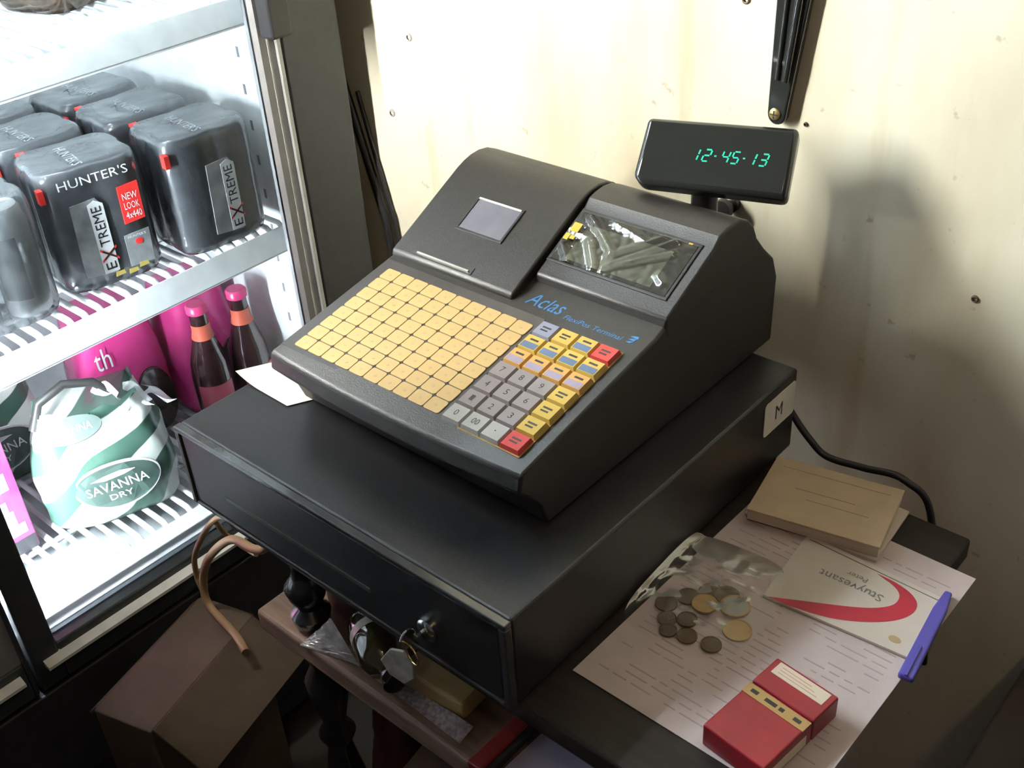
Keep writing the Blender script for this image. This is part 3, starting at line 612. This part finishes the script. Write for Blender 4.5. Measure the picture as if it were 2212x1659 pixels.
def can_pack(loc, rotz, label, front):
    t = thing('can_pack', label, 'drinks pack', loc, rotz, 'shrink wrapped cider packs on the middle shelf')
    pack_body().build('film_wrap', M_film, t, world=False, smooth=55)
    m = MB(); m.text("HUNTER'S", TP @ Matrix.Translation((0.008, -0.008, 0)) @ Matrix.Rotation(math.radians(0), 4, 'Z'), fit=(0.068, 0.013), ext=0.0012)
    m.build('top_lettering', M_prd, t, world=False, solid=True)
    m = MB(); m.box(PD / 2 - 0.012, PD / 2 - 0.002, -PW / 2 - 0.0004, -PW / 2 + 0.006, PH - 0.030, PH - 0.014)
    m.box(-PD / 2 + 0.006, -PD / 2 + 0.016, -PW / 2 + 0.01, -PW / 2 + 0.02, PH - 0.003, PH + 0.0008)
    m.build('red_corner', M_prr, t, world=False)
    if front:
        lab = MB(); P = lambda a, b, d: FR @ Vector((a, b, d))
        o_ = front                                                 # sideways offset of the label panel
        lab.prism([(o_ - 0.030, 0.02), (o_ + 0.008, 0.016), (o_ + 0.012, 0.10), (o_ + 0.004, 0.112), (o_ - 0.026, 0.110)], 0.0, 0.0016, P, 0)
        lab.prism([(o_ - 0.008, 0.018), (o_ + 0.010, 0.018), (o_ + 0.011, 0.104), (o_ + 0.002, 0.110), (o_ - 0.007, 0.106)], 0.0016, 0.0019, P, 1)
        RT = FR @ Matrix.Translation((o_ + 0.0015, 0, 0)) @ Matrix.Rotation(PI / 2, 4, 'Z')
        lab.text('TREME', RT @ Matrix.Translation((0.077, 0, 0)), fit=(0.050, 0.0115), ext=0.0022, mi=3)
        lab.text('X', RT @ Matrix.Translation((0.041, -0.0015, 0)), fit=(0.019, 0.020), ext=0.0022, mi=4)
        lab.text('X', RT @ Matrix.Translation((0.041, -0.0015, 0)), fit=(0.014, 0.015), ext=0.0024, mi=3)
        lab.text('E', RT @ Matrix.Translation((0.0265, 0, 0)), fit=(0.009, 0.012), ext=0.0022, mi=3)
        lab.build('can_label', [M_sil, M_pr, M_prd, M_prb, M_prr], t, world=False, solid=True)
    return t
def hunters_front(t):      # the extras only the middle front pack shows
    P = lambda a, b, d: FR @ Vector((a, b, d))
    m = MB(); UP = frame((PD / 2 * 0.985, 0, PH - 0.014), (0, 1, 0), (-0.12, 0, 0.99))
    m.text("HUNTER'S", UP, fit=(0.082, 0.0105), ext=0.0022); m.build('front_lettering', M_pr, t, world=False, solid=True)
    s_ = MB(); s_.prism([(0.022, 0.070), (0.047, 0.072), (0.048, 0.118), (0.023, 0.116)], 0, 0.0022, P, 0)
    for i, (tx, wd) in enumerate((('NEW', 0.018), ('LOOK', 0.018), ('4x440', 0.019))):
        s_.text(tx, FR @ Matrix.Translation((0.0352, 0.103 - i * 0.0115, 0)), fit=(wd, 0.0085), ext=0.0025, mi=1)
    s_.build('red_sticker', [M_prr, M_pr], t, world=False, solid=True)['label'] = 'red promotional sticker'
    s_ = MB(); s_.prism([(0.016, 0.016), (0.046, 0.016), (0.048, 0.058), (0.017, 0.056)], 0, 0.0012, P, 0)
    s_.prism([(0.033 + 0.0048 * math.cos(a), 0.045 + 0.004 * math.sin(a)) for a in [2 * PI * i / 12 for i in range(12)]], 0.0012, 0.0016, P, 2)
    s_.text("HUNTER'S", FR @ Matrix.Translation((0.032, 0.053, 0)), fit=(0.022, 0.0032), ext=0.0016, mi=1)
    for (a, b) in ((-0.004, 0.010), (0.012, 0.008), (0.026, 0.012)): s_.prism([(a, b), (a + 0.012, b + 0.001), (a + 0.011, b + 0.006), (a + 0.001, b + 0.006)], 0.0, 0.0014, P, 3)
    s_.build('second_can_label', [M_sil, M_pr, M_prr, M_pry], t, world=False, solid=True)
pk = can_pack((-0.400, 0.168, ZS1), math.radians(-11), 'black wrapped can pack in front with red sticker and white lettering', -0.008); hunters_front(pk)
can_pack((-0.372, 0.306, ZS1), math.radians(-5), 'black can pack at the right end of the middle cooler shelf, front row', 0.012)
pb = can_pack((-0.489, 0.302, ZS1), math.radians(-2), 'black can pack directly behind the right-hand front pack in the cooler', 0)
dup(pb, (-0.604, 0.302, ZS1), 0.03, 'black can pack deepest in the right-hand row of the cooler shelf')
dup(pb, (-0.522, 0.170, ZS1), -0.06, 'black can pack directly behind the red-stickered front pack')
dup(pb, (-0.638, 0.172, ZS1), 0.02, 'black can pack deepest in the row of the red-stickered front pack')
dup(pb, (-0.520, 0.036, ZS1), 0.03, 'black can pack behind the clear wrapped silver pack, left side of the cooler')
dup(pb, (-0.638, 0.036, ZS1), 0.03, 'black can pack deepest in the left-hand row behind the clear wrapped pack')
# clear wrapped silver pack
M_clr = mat('clear_shrink_film', (0.72, 0.78, 0.82), 0.15, alpha=0.30, noise=(40, 0.3), bump=(30, 0.6)); M_can = mat('silver_can', (0.66, 0.70, 0.73), 0.25, metal=0.15, noise=(8, 0.3)); M_cand = mat('can_dark_panel', (0.10, 0.11, 0.13), 0.35)
cp = thing('can_pack', 'clear wrapped pack of silver cans in front at the left of the middle shelf', 'drinks pack', (-0.397, 0.026, ZS1), math.radians(-4), 'shrink wrapped cider packs on the middle shelf')
pack_body(5).build('film_wrap', M_clr, cp, world=False, smooth=55)
for i, (x, y) in enumerate(((0.024, -0.030), (0.024, 0.030), (-0.026, -0.030), (-0.026, 0.030))):
    m = MB(); m.lathe([(0.018, 0.003), (0.024, 0.008), (0.0255, 0.02), (0.0255, 0.118), (0.021, 0.132), (0.0195, 0.136), (0.0175, 0.134), (0.001, 0.134)], 28, Matrix.Translation((x, y, 0)))
    if x > 0: m.grid(lambda u, v: Vector((x + 0.0258 * math.cos(-1.3 + 1.25 * u), y + 0.0258 * math.sin(-1.3 + 1.25 * u), 0.03 + 0.075 * v)), 10, 2, 1)
    m.build('can', [M_can, M_cand], cp, world=False, smooth=40, solid=True)
# brown wrapped packs on the top shelf
M_amb = mat('amber_bottle_film', (0.085, 0.055, 0.035), 0.2, noise=(25, 0.6), coat=0.6, bump=(40, 0.5))
for i, (x, y, lab) in enumerate(((-0.575, 0.125, 'dark brown bottle pack on the top cooler shelf, deeper of the two'), (-0.485, 0.252, 'dark brown wrapped bottle pack on the top cooler shelf, nearer the door'))):
    t = thing('bottle_pack', lab, 'drinks pack', (x, y, ZS0), 0.1 + 0.2 * i, 'brown packs on the top shelf')
    pack_body(11 + i).build('film_wrap', M_amb, t, world=False, smooth=55)
    m = MB()
    for j in range(2): m.prism([(-0.02 + 0.03 * j, 0.01), (-0.004 + 0.03 * j, 0.012), (-0.006 + 0.03 * j, 0.024), (-0.018 + 0.03 * j, 0.022)], 0, 0.0014, lambda a, b, d: FR @ Vector((a, b, d)), j)
    m.build('label_print', [M_pry, M_pr], t, world=False, solid=True)
# ---- bottom deck: green and white printed cider packs, pink packs, loose bottles
M_sav = bpy.data.materials.new('green_white_film'); M_sav.use_nodes = True
def savmat(m):
    nt = m.node_tree; N = nt.nodes; L = nt.links; b = N['Principled BSDF']; b.inputs['Roughness'].default_value = 0.28
    tc = N.new('ShaderNodeTexCoord'); mp = N.new('ShaderNodeMapping'); L.new(tc.outputs['Object'], mp.inputs[0]); mp.inputs['Rotation'].default_value = (math.radians(52), 0, 0)
    wv = N.new('ShaderNodeTexWave'); wv.inputs['Scale'].default_value = 5.2; wv.inputs['Distortion'].default_value = 5.5; wv.inputs['Detail'].default_value = 0.6; wv.inputs['Detail Scale'].default_value = 1.2; wv.bands_direction = 'Y'
    L.new(mp.outputs[0], wv.inputs[0]); r = N.new('ShaderNodeValToRGB'); L.new(wv.outputs['Fac'], r.inputs[0])
    r.color_ramp.interpolation = 'EASE'; e = r.color_ramp.elements; e[0].position = 0.40; e[1].position = 0.50
    e[0].color = (0.05, 0.105, 0.08, 1); e[1].color = (0.74, 0.80, 0.76, 1)
    L.new(r.outputs[0], b.inputs['Base Color'])
savmat(M_sav)
M_sgr = mat('dark_green_label', (0.045, 0.075, 0.065), 0.35); M_hnd = mat('pack_handle_black', (0.02, 0.02, 0.02), 0.4)
def soft_pack(sx, sy, sz, top, seed, amp):
    m = MB(); nu, nv = 64, 30
    def fn(u, v):
        t = 2 * PI * u; c, s = math.cos(t), math.sin(t); p = 4.0; r = (abs(c) ** p + abs(s) ** p) ** (-1 / p)
        z = v * sz; k = 1 - (1 - top) * max(0, (v - 0.45) / 0.55) ** 1.6
        if v < 0.06: k *= 0.9 + 0.1 * v / 0.06
        x, y = c * r * sx / 2 * k, s * r * sy / 2 * k
        d = mnoise.noise(Vector((x * 22 + seed, y * 22, z * 22))) * amp + abs(mnoise.noise(Vector((x * 45, y * 45 + seed, z * 40)))) * amp * (0.4 + 1.6 * max(0, v - 0.55))
        z2 = z + (mnoise.noise(Vector((t * 1.5 + seed, 3, 1))) * 0.03 + mnoise.noise(Vector((t * 4 + seed, 9, 1))) * 0.012) * max(0, v - 0.75) * 4 * (amp > 0.003)
        return Vector((x * (1 + d * 12), y * (1 + d * 12), max(0, z2)))
    m.grid(fn, nu, nv)
    n = nu + 1; m.f.append(tuple(range(nv * n, nv * n + nu))); m.m.append(0); m.f.append(tuple(range(nu - 1, -1, -1))); m.m.append(0)
    return m
def savanna(loc, rotz, label, big):
    t = thing('cider_bottle_pack', label, 'drinks pack', loc, rotz, 'green and white cider packs on the cooler floor')
    soft_pack(0.115, 0.175, 0.160, 0.72, 2.2 + big, 0.006).build('film_wrap', M_sav, t, world=False, smooth=70)
    OF = frame((0.0670, 0.006, 0.064), (0.10, 0.965, 0.10), (-0.05, -0.10, 0.99))
    m = MB(); el = lambda a, b, k: [(a * k * math.cos(x), b * k * math.sin(x)) for x in [2 * PI * i / 36 for i in range(36)]]
    P = lambda a, b, d: OF @ Vector((a, b, d - 9.0 * (a * a) * 0.35))
    m.prism(el(0.056, 0.034, 1.0), 0.0, 0.0035, P, 1); m.prism(el(0.0535, 0.0315, 1.0), 0.0035, 0.0039, P, 0)
    m.text('SAVANNA', OF @ Matrix.Translation((0, 0.002, 0)), fit=(0.080, 0.0135), ext=0.0046, mi=1)
    m.text('DRY', OF @ Matrix.Translation((0, -0.0145, 0)), fit=(0.030, 0.0085), ext=0.0046, mi=1)
    m.prism([(-0.03, 0.014), (-0.012, 0.019), (0.010, 0.021), (0.028, 0.016), (0.012, 0.0135), (-0.012, 0.012)], 0.0039, 0.0043, P, 1)
    m.build('oval_label', [M_sgr, M_pr], t, world=False, solid=True)
    OT = frame((0.048, -0.026, 0.148), (0.12, 0.97, 0.1), (-0.75, 0.05, 0.66))
    m = MB(); P2 = lambda a, b, d: OT @ Vector((a, b, d)); m.prism(el(0.038, 0.018, 1.0), 0.004, 0.0075, P2, 0); m.text('SAVANNA', OT, fit=(0.052, 0.010), ext=0.0082, mi=1)
    m.build('top_label', [M_sgr, M_pr], t, world=False, solid=True)
    m = MB(); m.tube([(0.02, -0.07, 0.148), (0.01, -0.055, 0.178), (0.0, -0.02, 0.190), (0.0, 0.015, 0.182), (0.01, 0.04, 0.156)], 0.006, 8); m.build('carry_strap', M_hnd, t, world=False, smooth=60)
    m = MB()
    for i in range(3):
        a = i * 0.03
        m.grid(lambda u, v: Vector((0.01 + 0.03 * u - 0.02 * v + 0.006 * math.sin(7 * u + i), 0.015 + a + 0.028 * u + 0.006 * math.sin(6 * v + 2 * i), 0.150 + 0.030 * v * (0.6 + 0.4 * math.sin(3 * u + i)) - 0.012 * i * v)), 8, 6)
    m.build('film_end', mat('white_film', (0.72, 0.76, 0.76), 0.25, noise=(40, 0.4)), t, world=False, smooth=70, solid=True)
    return t
sv_ = savanna((-0.424, 0.101, ZDK), math.radians(-22), 'green and white cider bottle pack with oval label, front of the cooler floor', 0)
dup(sv_, (-0.625, 0.020, ZDK), math.radians(-8), 'green and white cider bottle pack half hidden behind the front one')
# pink packs
M_pink = mat('pink_film', (0.66, 0.055, 0.26), 0.22, noise=(12, 0.35), coat=0.5, bump=(25, 0.4)); M_dk = mat('dark_bottle_glass', (0.030, 0.012, 0.014), 0.12, coat=0.6); M_pcap = mat('pink_cap', (0.60, 0.05, 0.18), 0.3)
M_foil = mat('orange_red_label', (0.62, 0.13, 0.08), 0.35)
def pinkpack(loc, rotz, label, txt, sy=0.128):
    t = thing('pink_bottle_pack', label, 'drinks pack', loc, rotz, 'pink bottle packs on the cooler floor')
    soft_pack(0.112, sy, 0.200, 0.78, 6.5, 0.0022).build('film_wrap', M_pink, t, world=False, smooth=70)
    m = MB(); E = frame((0.0565, 0.026, 0.052), (0.0, 1, 0), (0.0, 0, 1))
    m.prism([(0.030 * math.cos(a), 0.056 * math.sin(a) * (1.0 if math.sin(a) > 0 else 0.9)) for a in [2 * PI * i / 28 for i in range(28)]], -0.012, 0.0025, lambda a, b, d: E @ Vector((a, b, d)))
    m.build('film_opening', M_dk, t, world=False, bevel=0.002)
    if txt:
        m = MB(); m.text(txt, frame((0.0550, -0.034, 0.150), (0.0, 1, 0), (-0.06, 0, 1)), fit=(0.024, 0.032), ext=0.0025)
        m.box(0.056, 0.0590, -0.046, -0.026, 0.098, 0.105); m.build('lettering', M_pr, t, world=False, solid=True)
    return t
pinkpack((-0.560, 0.215, ZDK), math.radians(-6), 'pink wrapped bottle pack with white lettering behind the green and white pack', 'th')
pinkpack((-0.530, 0.334, ZDK), math.radians(0), 'pink wrapped bottle pack by the right-hand inner wall of the cooler', None, 0.108)
def bottle(loc, label):
    t = thing('cider_bottle', label, 'bottle', loc, 0, 'loose pink-capped bottles')
    m = MB(); m.lathe([(0.022, 0), (0.0275, 0.004), (0.0285, 0.02), (0.0285, 0.10), (0.026, 0.125), (0.016, 0.158), (0.0125, 0.175), (0.0125, 0.205)], 28); m.build('glass', M_dk, t, world=False, smooth=50)
    m = MB(); m.lathe([(0.0128, 0.200), (0.0150, 0.202), (0.0150, 0.211), (0.0125, 0.214), (0.001, 0.2145)], 20); m.build('cap', M_pcap, t, world=False, smooth=40)
    m = MB(); m.lathe([(0.0160, 0.162), (0.0134, 0.173), (0.0132, 0.184), (0.0130, 0.184)], 20, cap=False); m.build('neck_foil', M_foil, t, world=False, smooth=50)
    m = MB(); m.grid(lambda u, v: Vector((0.0289 * math.cos(-1.4 + 1.9 * u), 0.0289 * math.sin(-1.4 + 1.9 * u), 0.025 + 0.07 * v)), 14, 2); m.build('body_label', mat('rose_label', (0.45, 0.08, 0.12), 0.4, noise=(30, 0.4)), t, world=False, smooth=50, solid=True)
    return t
b1 = bottle((-0.425, 0.288, ZDK), 'dark bottle with pink cap standing nearest the cooler door')
dup(b1, (-0.415, 0.348, ZDK), 0.4, 'dark bottle with pink cap standing nearest the inner side wall')
# pink and white carton at the left
ct = thing('pink_carton', 'pink and white printed drinks carton at the left of the cooler floor', 'box', (-0.50, -0.10, ZDK), 0)
MB().box(-0.535, -0.415, -0.19, -0.018, ZDK + 0.0005, ZDK + 0.235).build('carton', mat('pink_white_print', (0.42, 0.06, 0.21), 0.4, noise=(9, 0.1), col2=(0.36, 0.015, 0.14)), ct, bevel=0.002)
m = MB()
for (a, b, c, d) in ((-0.10, -0.03, 0.10, 0.125), (-0.12, -0.04, 0.07, 0.085), (-0.08, -0.026, 0.03, 0.045), (-0.05, -0.035, 0.047, 0.068), (-0.09, -0.03, 0.15, 0.165)): m.box(-0.4152, -0.4142, a, b, ZDK + c, ZDK + d)
m.build('white_print', M_pr, ct)
MB().box(-0.4152, -0.4144, -0.15, -0.020, ZDK + 0.001, ZDK + 0.022).build('dark_band', M_prb, ct)
# ------------------------------------------------------------------ cables, wall fittings
M_cab = mat('black_cable', (0.02, 0.02, 0.022), 0.4)
def cable(pts, r, m, name, label, cat='cable', group=None): return tag(MB().tube(spline(pts), r, 10).build(name, m, smooth=60), label, cat, group)
cable([(-0.335, 0.511, 1.08), (-0.322, 0.511, 0.99), (-0.306, 0.511, 0.93), (-0.288, 0.511, 0.862), (-0.272, 0.511, 0.80), (-0.262, 0.511, 0.735), (-0.258, 0.511, 0.4)], 0.0055, M_cab, 'power_cable', 'thick black cable running down the wall beside the cooler')
cable([(-0.294, 0.5155, 0.95), (-0.277, 0.5155, 0.875), (-0.259, 0.5155, 0.80), (-0.250, 0.5155, 0.735), (-0.244, 0.5155, 0.4)], 0.003, M_cab, 'thin_cable', 'thin dark cable beside the thick one on the wall')
cable([(0.375, 0.430, 0.815), (0.402, 0.4265, 0.785), (0.425, 0.425, 0.763), (0.445, 0.426, 0.750), (0.481, 0.427, 0.753), (0.522, 0.430, 0.755), (0.55, 0.44, 0.71), (0.56, 0.47, 0.5)], 0.0035, M_cab, 'register_cable', 'dark cable running from behind the drawer along the back of the receipt pad')
# tapered black metal arm on the wall
ar = thing('metal_bracket', 'tapered glossy black metal arm hanging on the wall above the display', 'bracket', (0.318, YW, 1.04))
AX = lambda a, b, d: (a, d, b)
cx_ = lambda z: 0.3165 + (z - 1.044) * 0.075
hw = lambda z: 0.0098 + (z - 1.044) * 0.062
zz = [1.044 + 0.4 * i / 12 for i in range(13)]
out = [(cx_(z) + hw(z), z) for z in zz] + [(cx_(z) - hw(z), z) for z in reversed(zz)] + [(0.3165 + 0.0098 * math.cos(t), 1.044 + 0.0105 * math.sin(t)) for t in [PI + PI * i / 10 for i in range(1, 10)]]
MB().prism(out[::-1], YW - 0.012, YW - 0.002, AX).build('strip', M_gloss, ar, bevel=0.0025)
r1 = MB(); r1.tube([(cx_(z) - hw(z) * 0.30, YW - 0.0125, z) for z in zz[1:]], 0.0022, 8); r1.build('raised_rib', M_gloss, ar, smooth=60)
r1 = MB(); r1.tube([(cx_(z) + hw(z) * 0.45, YW - 0.013, z) for z in zz[1:]], [0.0035 + 0.0002 * i for i in range(12)], 10); r1.build('raised_rib', M_gloss, ar, smooth=60)
s_ = MB(); ST = Matrix.Translation((0.3155, YW - 0.0118, 1.0445)) @ Matrix.Rotation(PI / 2, 4, 'X')
s_.lathe([(0.0058, 0), (0.0056, 0.0015), (0.004, 0.0028), (0.0005, 0.0032)], 20, ST)
s_.box(-0.0038, 0.0038, -0.0005, 0.0005, 0.0027, 0.0034, 1, ST); s_.box(-0.0005, 0.0005, -0.0038, 0.0038, 0.0027, 0.0034, 1, ST)
s_.build('brass_screw', [mat('aged_brass', (0.42, 0.34, 0.14), 0.4, metal=0.6), M_ink], ar, smooth=40)
M_rust = mat('rusty_nail', (0.16, 0.10, 0.07), 0.6); M_plug = mat('grey_plug', (0.42, 0.42, 0.40), 0.6)
for (x, z, r, lab) in ((-0.189, 1.035, 0.0048, 'grey wall plug with dark hole high on the wall beside the cooler'), (-0.236, 0.931, 0.0050, 'rusty wall plug below the high one beside the cooler'),
                       (0.271, 1.141, 0.0042, 'pale nail head at the top edge near the black arm'), (0.342, 1.036, 0.0022, 'tiny dark nail just right of the display'), (0.524, 0.909, 0.0035, 'dark nail low on the wall right of the register')):
    m = MB(); T = Matrix.Translation((x, YW, z)) @ Matrix.Rotation(PI / 2, 4, 'X')
    m.lathe([(r, -0.003), (r, 0.0012), (r * 0.75, 0.002), (r * 0.55, 0.0018)], 16, T, 0, cap=False); m.lathe([(r * 0.55, 0.0018), (r * 0.5, -0.001), (0.0002, -0.001)], 16, T, 1, cap=False)
    tag(m.build('wall_nail', [M_plug if x < 0 else M_rust, M_ink], smooth=40), lab, 'nail')
kn = MB(); KT = Matrix.Translation((0.2685, YW, 0.937)) @ Matrix.Rotation(PI / 2, 4, 'X'); kn.lathe([(0.009, -0.002), (0.009, 0.006), (0.006, 0.008), (0.006, 0.014), (0.0105, 0.016), (0.0095, 0.021), (0.001, 0.022)], 20, KT)
tag(kn.build('wall_hook', M_absd, smooth=40), 'small dark knob on the wall behind the display pole', 'hook')
# ------------------------------------------------------------------ under the table
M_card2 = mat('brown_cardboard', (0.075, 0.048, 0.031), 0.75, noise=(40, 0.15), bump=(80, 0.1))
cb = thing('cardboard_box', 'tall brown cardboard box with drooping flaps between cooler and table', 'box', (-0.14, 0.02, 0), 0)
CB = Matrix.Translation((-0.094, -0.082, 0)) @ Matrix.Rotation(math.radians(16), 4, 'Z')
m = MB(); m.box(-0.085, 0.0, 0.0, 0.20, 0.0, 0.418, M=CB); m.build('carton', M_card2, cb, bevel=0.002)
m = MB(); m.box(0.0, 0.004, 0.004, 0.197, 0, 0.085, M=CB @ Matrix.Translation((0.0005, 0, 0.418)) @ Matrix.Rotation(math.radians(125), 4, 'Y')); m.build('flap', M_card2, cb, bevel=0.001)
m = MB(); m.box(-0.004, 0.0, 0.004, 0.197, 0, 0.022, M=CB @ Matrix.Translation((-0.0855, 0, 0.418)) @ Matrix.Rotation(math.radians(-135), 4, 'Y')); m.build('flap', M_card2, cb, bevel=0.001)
M_ych = mat('tan_hose', (0.25, 0.155, 0.075), 0.5)
cable([(0.005, 0.10, 0.70), (-0.03, 0.085, 0.622), (-0.053, 0.08, 0.603), (-0.10, 0.08, 0.592), (-0.161, 0.08, 0.533), (-0.196, 0.08, 0.475), (-0.192, 0.075, 0.436), (-0.135, 0.07, 0.425), (-0.10, 0.06, 0.424)], 0.0052, M_ych, 'tan_hose', 'thick tan hose looping down in front of the cooler to the cardboard box', 'hose')
cable([(-0.02, 0.10, 0.66), (-0.091, 0.088, 0.625), (-0.139, 0.085, 0.597), (-0.205, 0.085, 0.513), (-0.222, 0.085, 0.464), (-0.214, 0.085, 0.43), (-0.19, 0.1, 0.3)], 0.0036, M_ych, 'thin_tan_hose', 'thinner tan cord looping behind the thick tan hose', 'cord')
cable([(-0.139, 0.087, 0.592), (-0.150, 0.10, 0.560), (-0.135, 0.11, 0.54), (-0.09, 0.10, 0.56)], 0.003, M_ych, 'thin_tan_hose', 'short tan cord end curling at the top of the loops', 'cord')
# things on the lower shelf
M_bx = mat('brown_box_board', (0.15, 0.095, 0.055), 0.6, noise=(50, 0.3))
bxo = thing('small_box', 'small brown box lying on the lower shelf beside the turned leg', 'box', (0.06, 0.12, ZSH))
BX = Matrix.Translation((0.074, 0.126, ZSH + 0.0005)) @ Matrix.Rotation(math.radians(4), 4, 'Z')
MB().box(-0.036, 0.052, -0.025, 0.035, 0, 0.046, M=BX).build('tray', M_bx, bxo, bevel=0.0015)
MB().box(-0.037, 0.053, -0.0262, -0.0248, 0.040, 0.0465, M=BX).build('lid_edge', mat('pale_board_edge', (0.42, 0.32, 0.18), 0.6), bxo)
M_foilp = mat('crumpled_foil', (0.45, 0.44, 0.46), 0.3, metal=0.5, noise=(60, 0.5))
m = MB(); m.grid(lambda u, v: Vector((0.058 + 0.022 * u + 0.05 * v * u, 0.052 + 0.02 * u - 0.01 * v, ZSH + 0.001 + 0.030 * (1 - v) * u + 0.004 * abs(mnoise.noise(Vector((u * 9, v * 12, 2)))))), 16, 20)
tag(m.build('foil_scrap', M_foilp, smooth=30, solid=True), 'crumpled silver foil scrap on the lower shelf in front of the brown box', 'foil')
gl = thing('glass_bottle', 'small dark glass bottle lying on the lower shelf below the drawer', 'bottle', (0.13, 0.10, ZSH))
GT = Matrix.Translation((0.112, 0.098, ZSH + 0.0265)) @ Matrix.Rotation(math.radians(-28), 4, 'Z') @ Matrix.Rotation(PI / 2, 4, 'Y')
m = MB(); m.lathe([(0.020, -0.002), (0.0255, 0.003), (0.026, 0.01), (0.026, 0.055), (0.020, 0.066), (0.010, 0.074), (0.0095, 0.085)], 28, GT); m.build('glass', mat('olive_glass', (0.05, 0.045, 0.02), 0.08, coat=0.8), gl, smooth=50)
m = MB(); m.lathe([(0.0265, 0.018), (0.0265, 0.028), (0.0262, 0.028)], 28, GT, cap=False); m.build('label', mat('bottle_label', (0.60, 0.56, 0.46), 0.3), gl, smooth=50, solid=True)
m = MB(); m.lathe([(0.0108, 0.080), (0.0112, 0.094), (0.001, 0.0945)], 20, GT); m.build('cap', M_blk, gl, smooth=40)
ab = thing('amber_box', 'tan cardboard packet lying on the lower shelf behind the key tag', 'box', (0.23, 0.10, ZSH))
AB = Matrix.Translation((0.180, 0.072, ZSH + 0.002)) @ Matrix.Rotation(math.radians(4), 4, 'Z')
MB().box(0, 0.085, 0, 0.05, 0, 0.022, M=AB).build('packet', mat('tan_packet', (0.34, 0.22, 0.09), 0.45, noise=(20, 0.3)), ab, bevel=0.004)
MB().box(-0.0012, 0.0002, 0.008, 0.042, 0.004, 0.018, M=AB).build('end_flap', mat('pale_board_edge', (0.42, 0.32, 0.18), 0.6), ab)
M_news = mat('newsprint', (0.32, 0.28, 0.29), 0.8, noise=(220, 0.55), col2=(0.16, 0.14, 0.15))
def news(u, v):
    x = 0.100 + 0.178 * u; y = 0.0625 - 0.006 * u + 0.034 * v * (1 - 0.35 * u + 0.25 * math.sin(6 * u)); z = ZSH + 0.0008 + 0.010 * v * (0.5 + 0.5 * math.sin(9 * u)) ** 2
    return Vector((x, y, z))
tag(MB().grid(news, 40, 8).build('newspaper', M_news, smooth=60, solid=True), 'torn strip of newspaper along the front edge of the lower shelf', 'paper')
rb = thing('red_folder', 'dark red folder standing on the lower shelf beside the lavender paper', 'folder', (0.31, 0.10, ZSH))
RB = Matrix.Translation((0.304, 0.040, ZSH + 0.001))
MB().box(0.0, 0.018, 0, 0.20, 0, 0.012, M=RB).build('cover', mat('dark_red_board', (0.17, 0.007, 0.010), 0.5, noise=(30, 0.2)), rb, bevel=0.002)
MB().box(0.0185, 0.0235, 0.004, 0.19, 0, 0.009, M=RB).build('inner_pages', M_ink, rb)
flat_sheet('lavender_paper', 'pale lavender sheet on the lower shelf under the printed sheet', 'paper', ((0.330, 0.050), (0.47, 0.055), (0.468, 0.155), (0.333, 0.145)), ZSH + 0.001, [mat('lavender', (0.46, 0.42, 0.62), 0.8, noise=(20, 0.1))])
# boxes on the floor below the stand
cb2 = thing('cardboard_box', 'brown cardboard box standing on the floor under the table shelf', 'box', (0.2, 0.15, 0))
CB2 = Matrix.Translation((0.10, 0.06, 0)) @ Matrix.Rotation(math.radians(8), 4, 'Z')
MB().box(0, 0.34, 0.02, 0.26, 0, 0.30, M=CB2).build('carton', M_card2, cb2, bevel=0.002)
MB().box(0.0, 0.34, -0.001, 0.018, 0.24, 0.244, M=CB2).build('flap', M_card2, cb2)
m = MB(); T = Matrix.Translation((0.02, 0.24, 0)); m.add([], [])
tag(soft_pack(0.10, 0.12, 0.30, 0.6, 4.4, 0.006).build('plastic_bag', mat('dark_red_bag', (0.035, 0.008, 0.010), 0.35, noise=(20, 0.5)), smooth=70), 'crumpled dark red bag on the floor behind the turned table leg', 'bag').location = (0.0, 0.22, 0)
# dark wooden cabinet to the right of the table
wc = thing('wooden_cabinet', 'dark wooden cabinet standing on the floor right of the table', 'cabinet', (0.9, 0.2, 0))
M_cabw = mat('dark_brown_board', (0.060, 0.042, 0.032), 0.5, noise=(8, 0.5), stretch=(1, 1, 6))
MB().box(0.675, 1.25, -0.30, 0.50, 0.0, 0.54).build('carcass', M_cabw, wc, bevel=0.003)
MB().box(0.655, 1.27, -0.32, 0.512, 0.54, 0.565).build('cabinet_top', M_cabw, wc, bevel=0.004)
MB().box(0.70, 0.74, -0.32, 0.512, 0.565, 0.585).build('raised_batten', M_dark, wc, bevel=0.003)
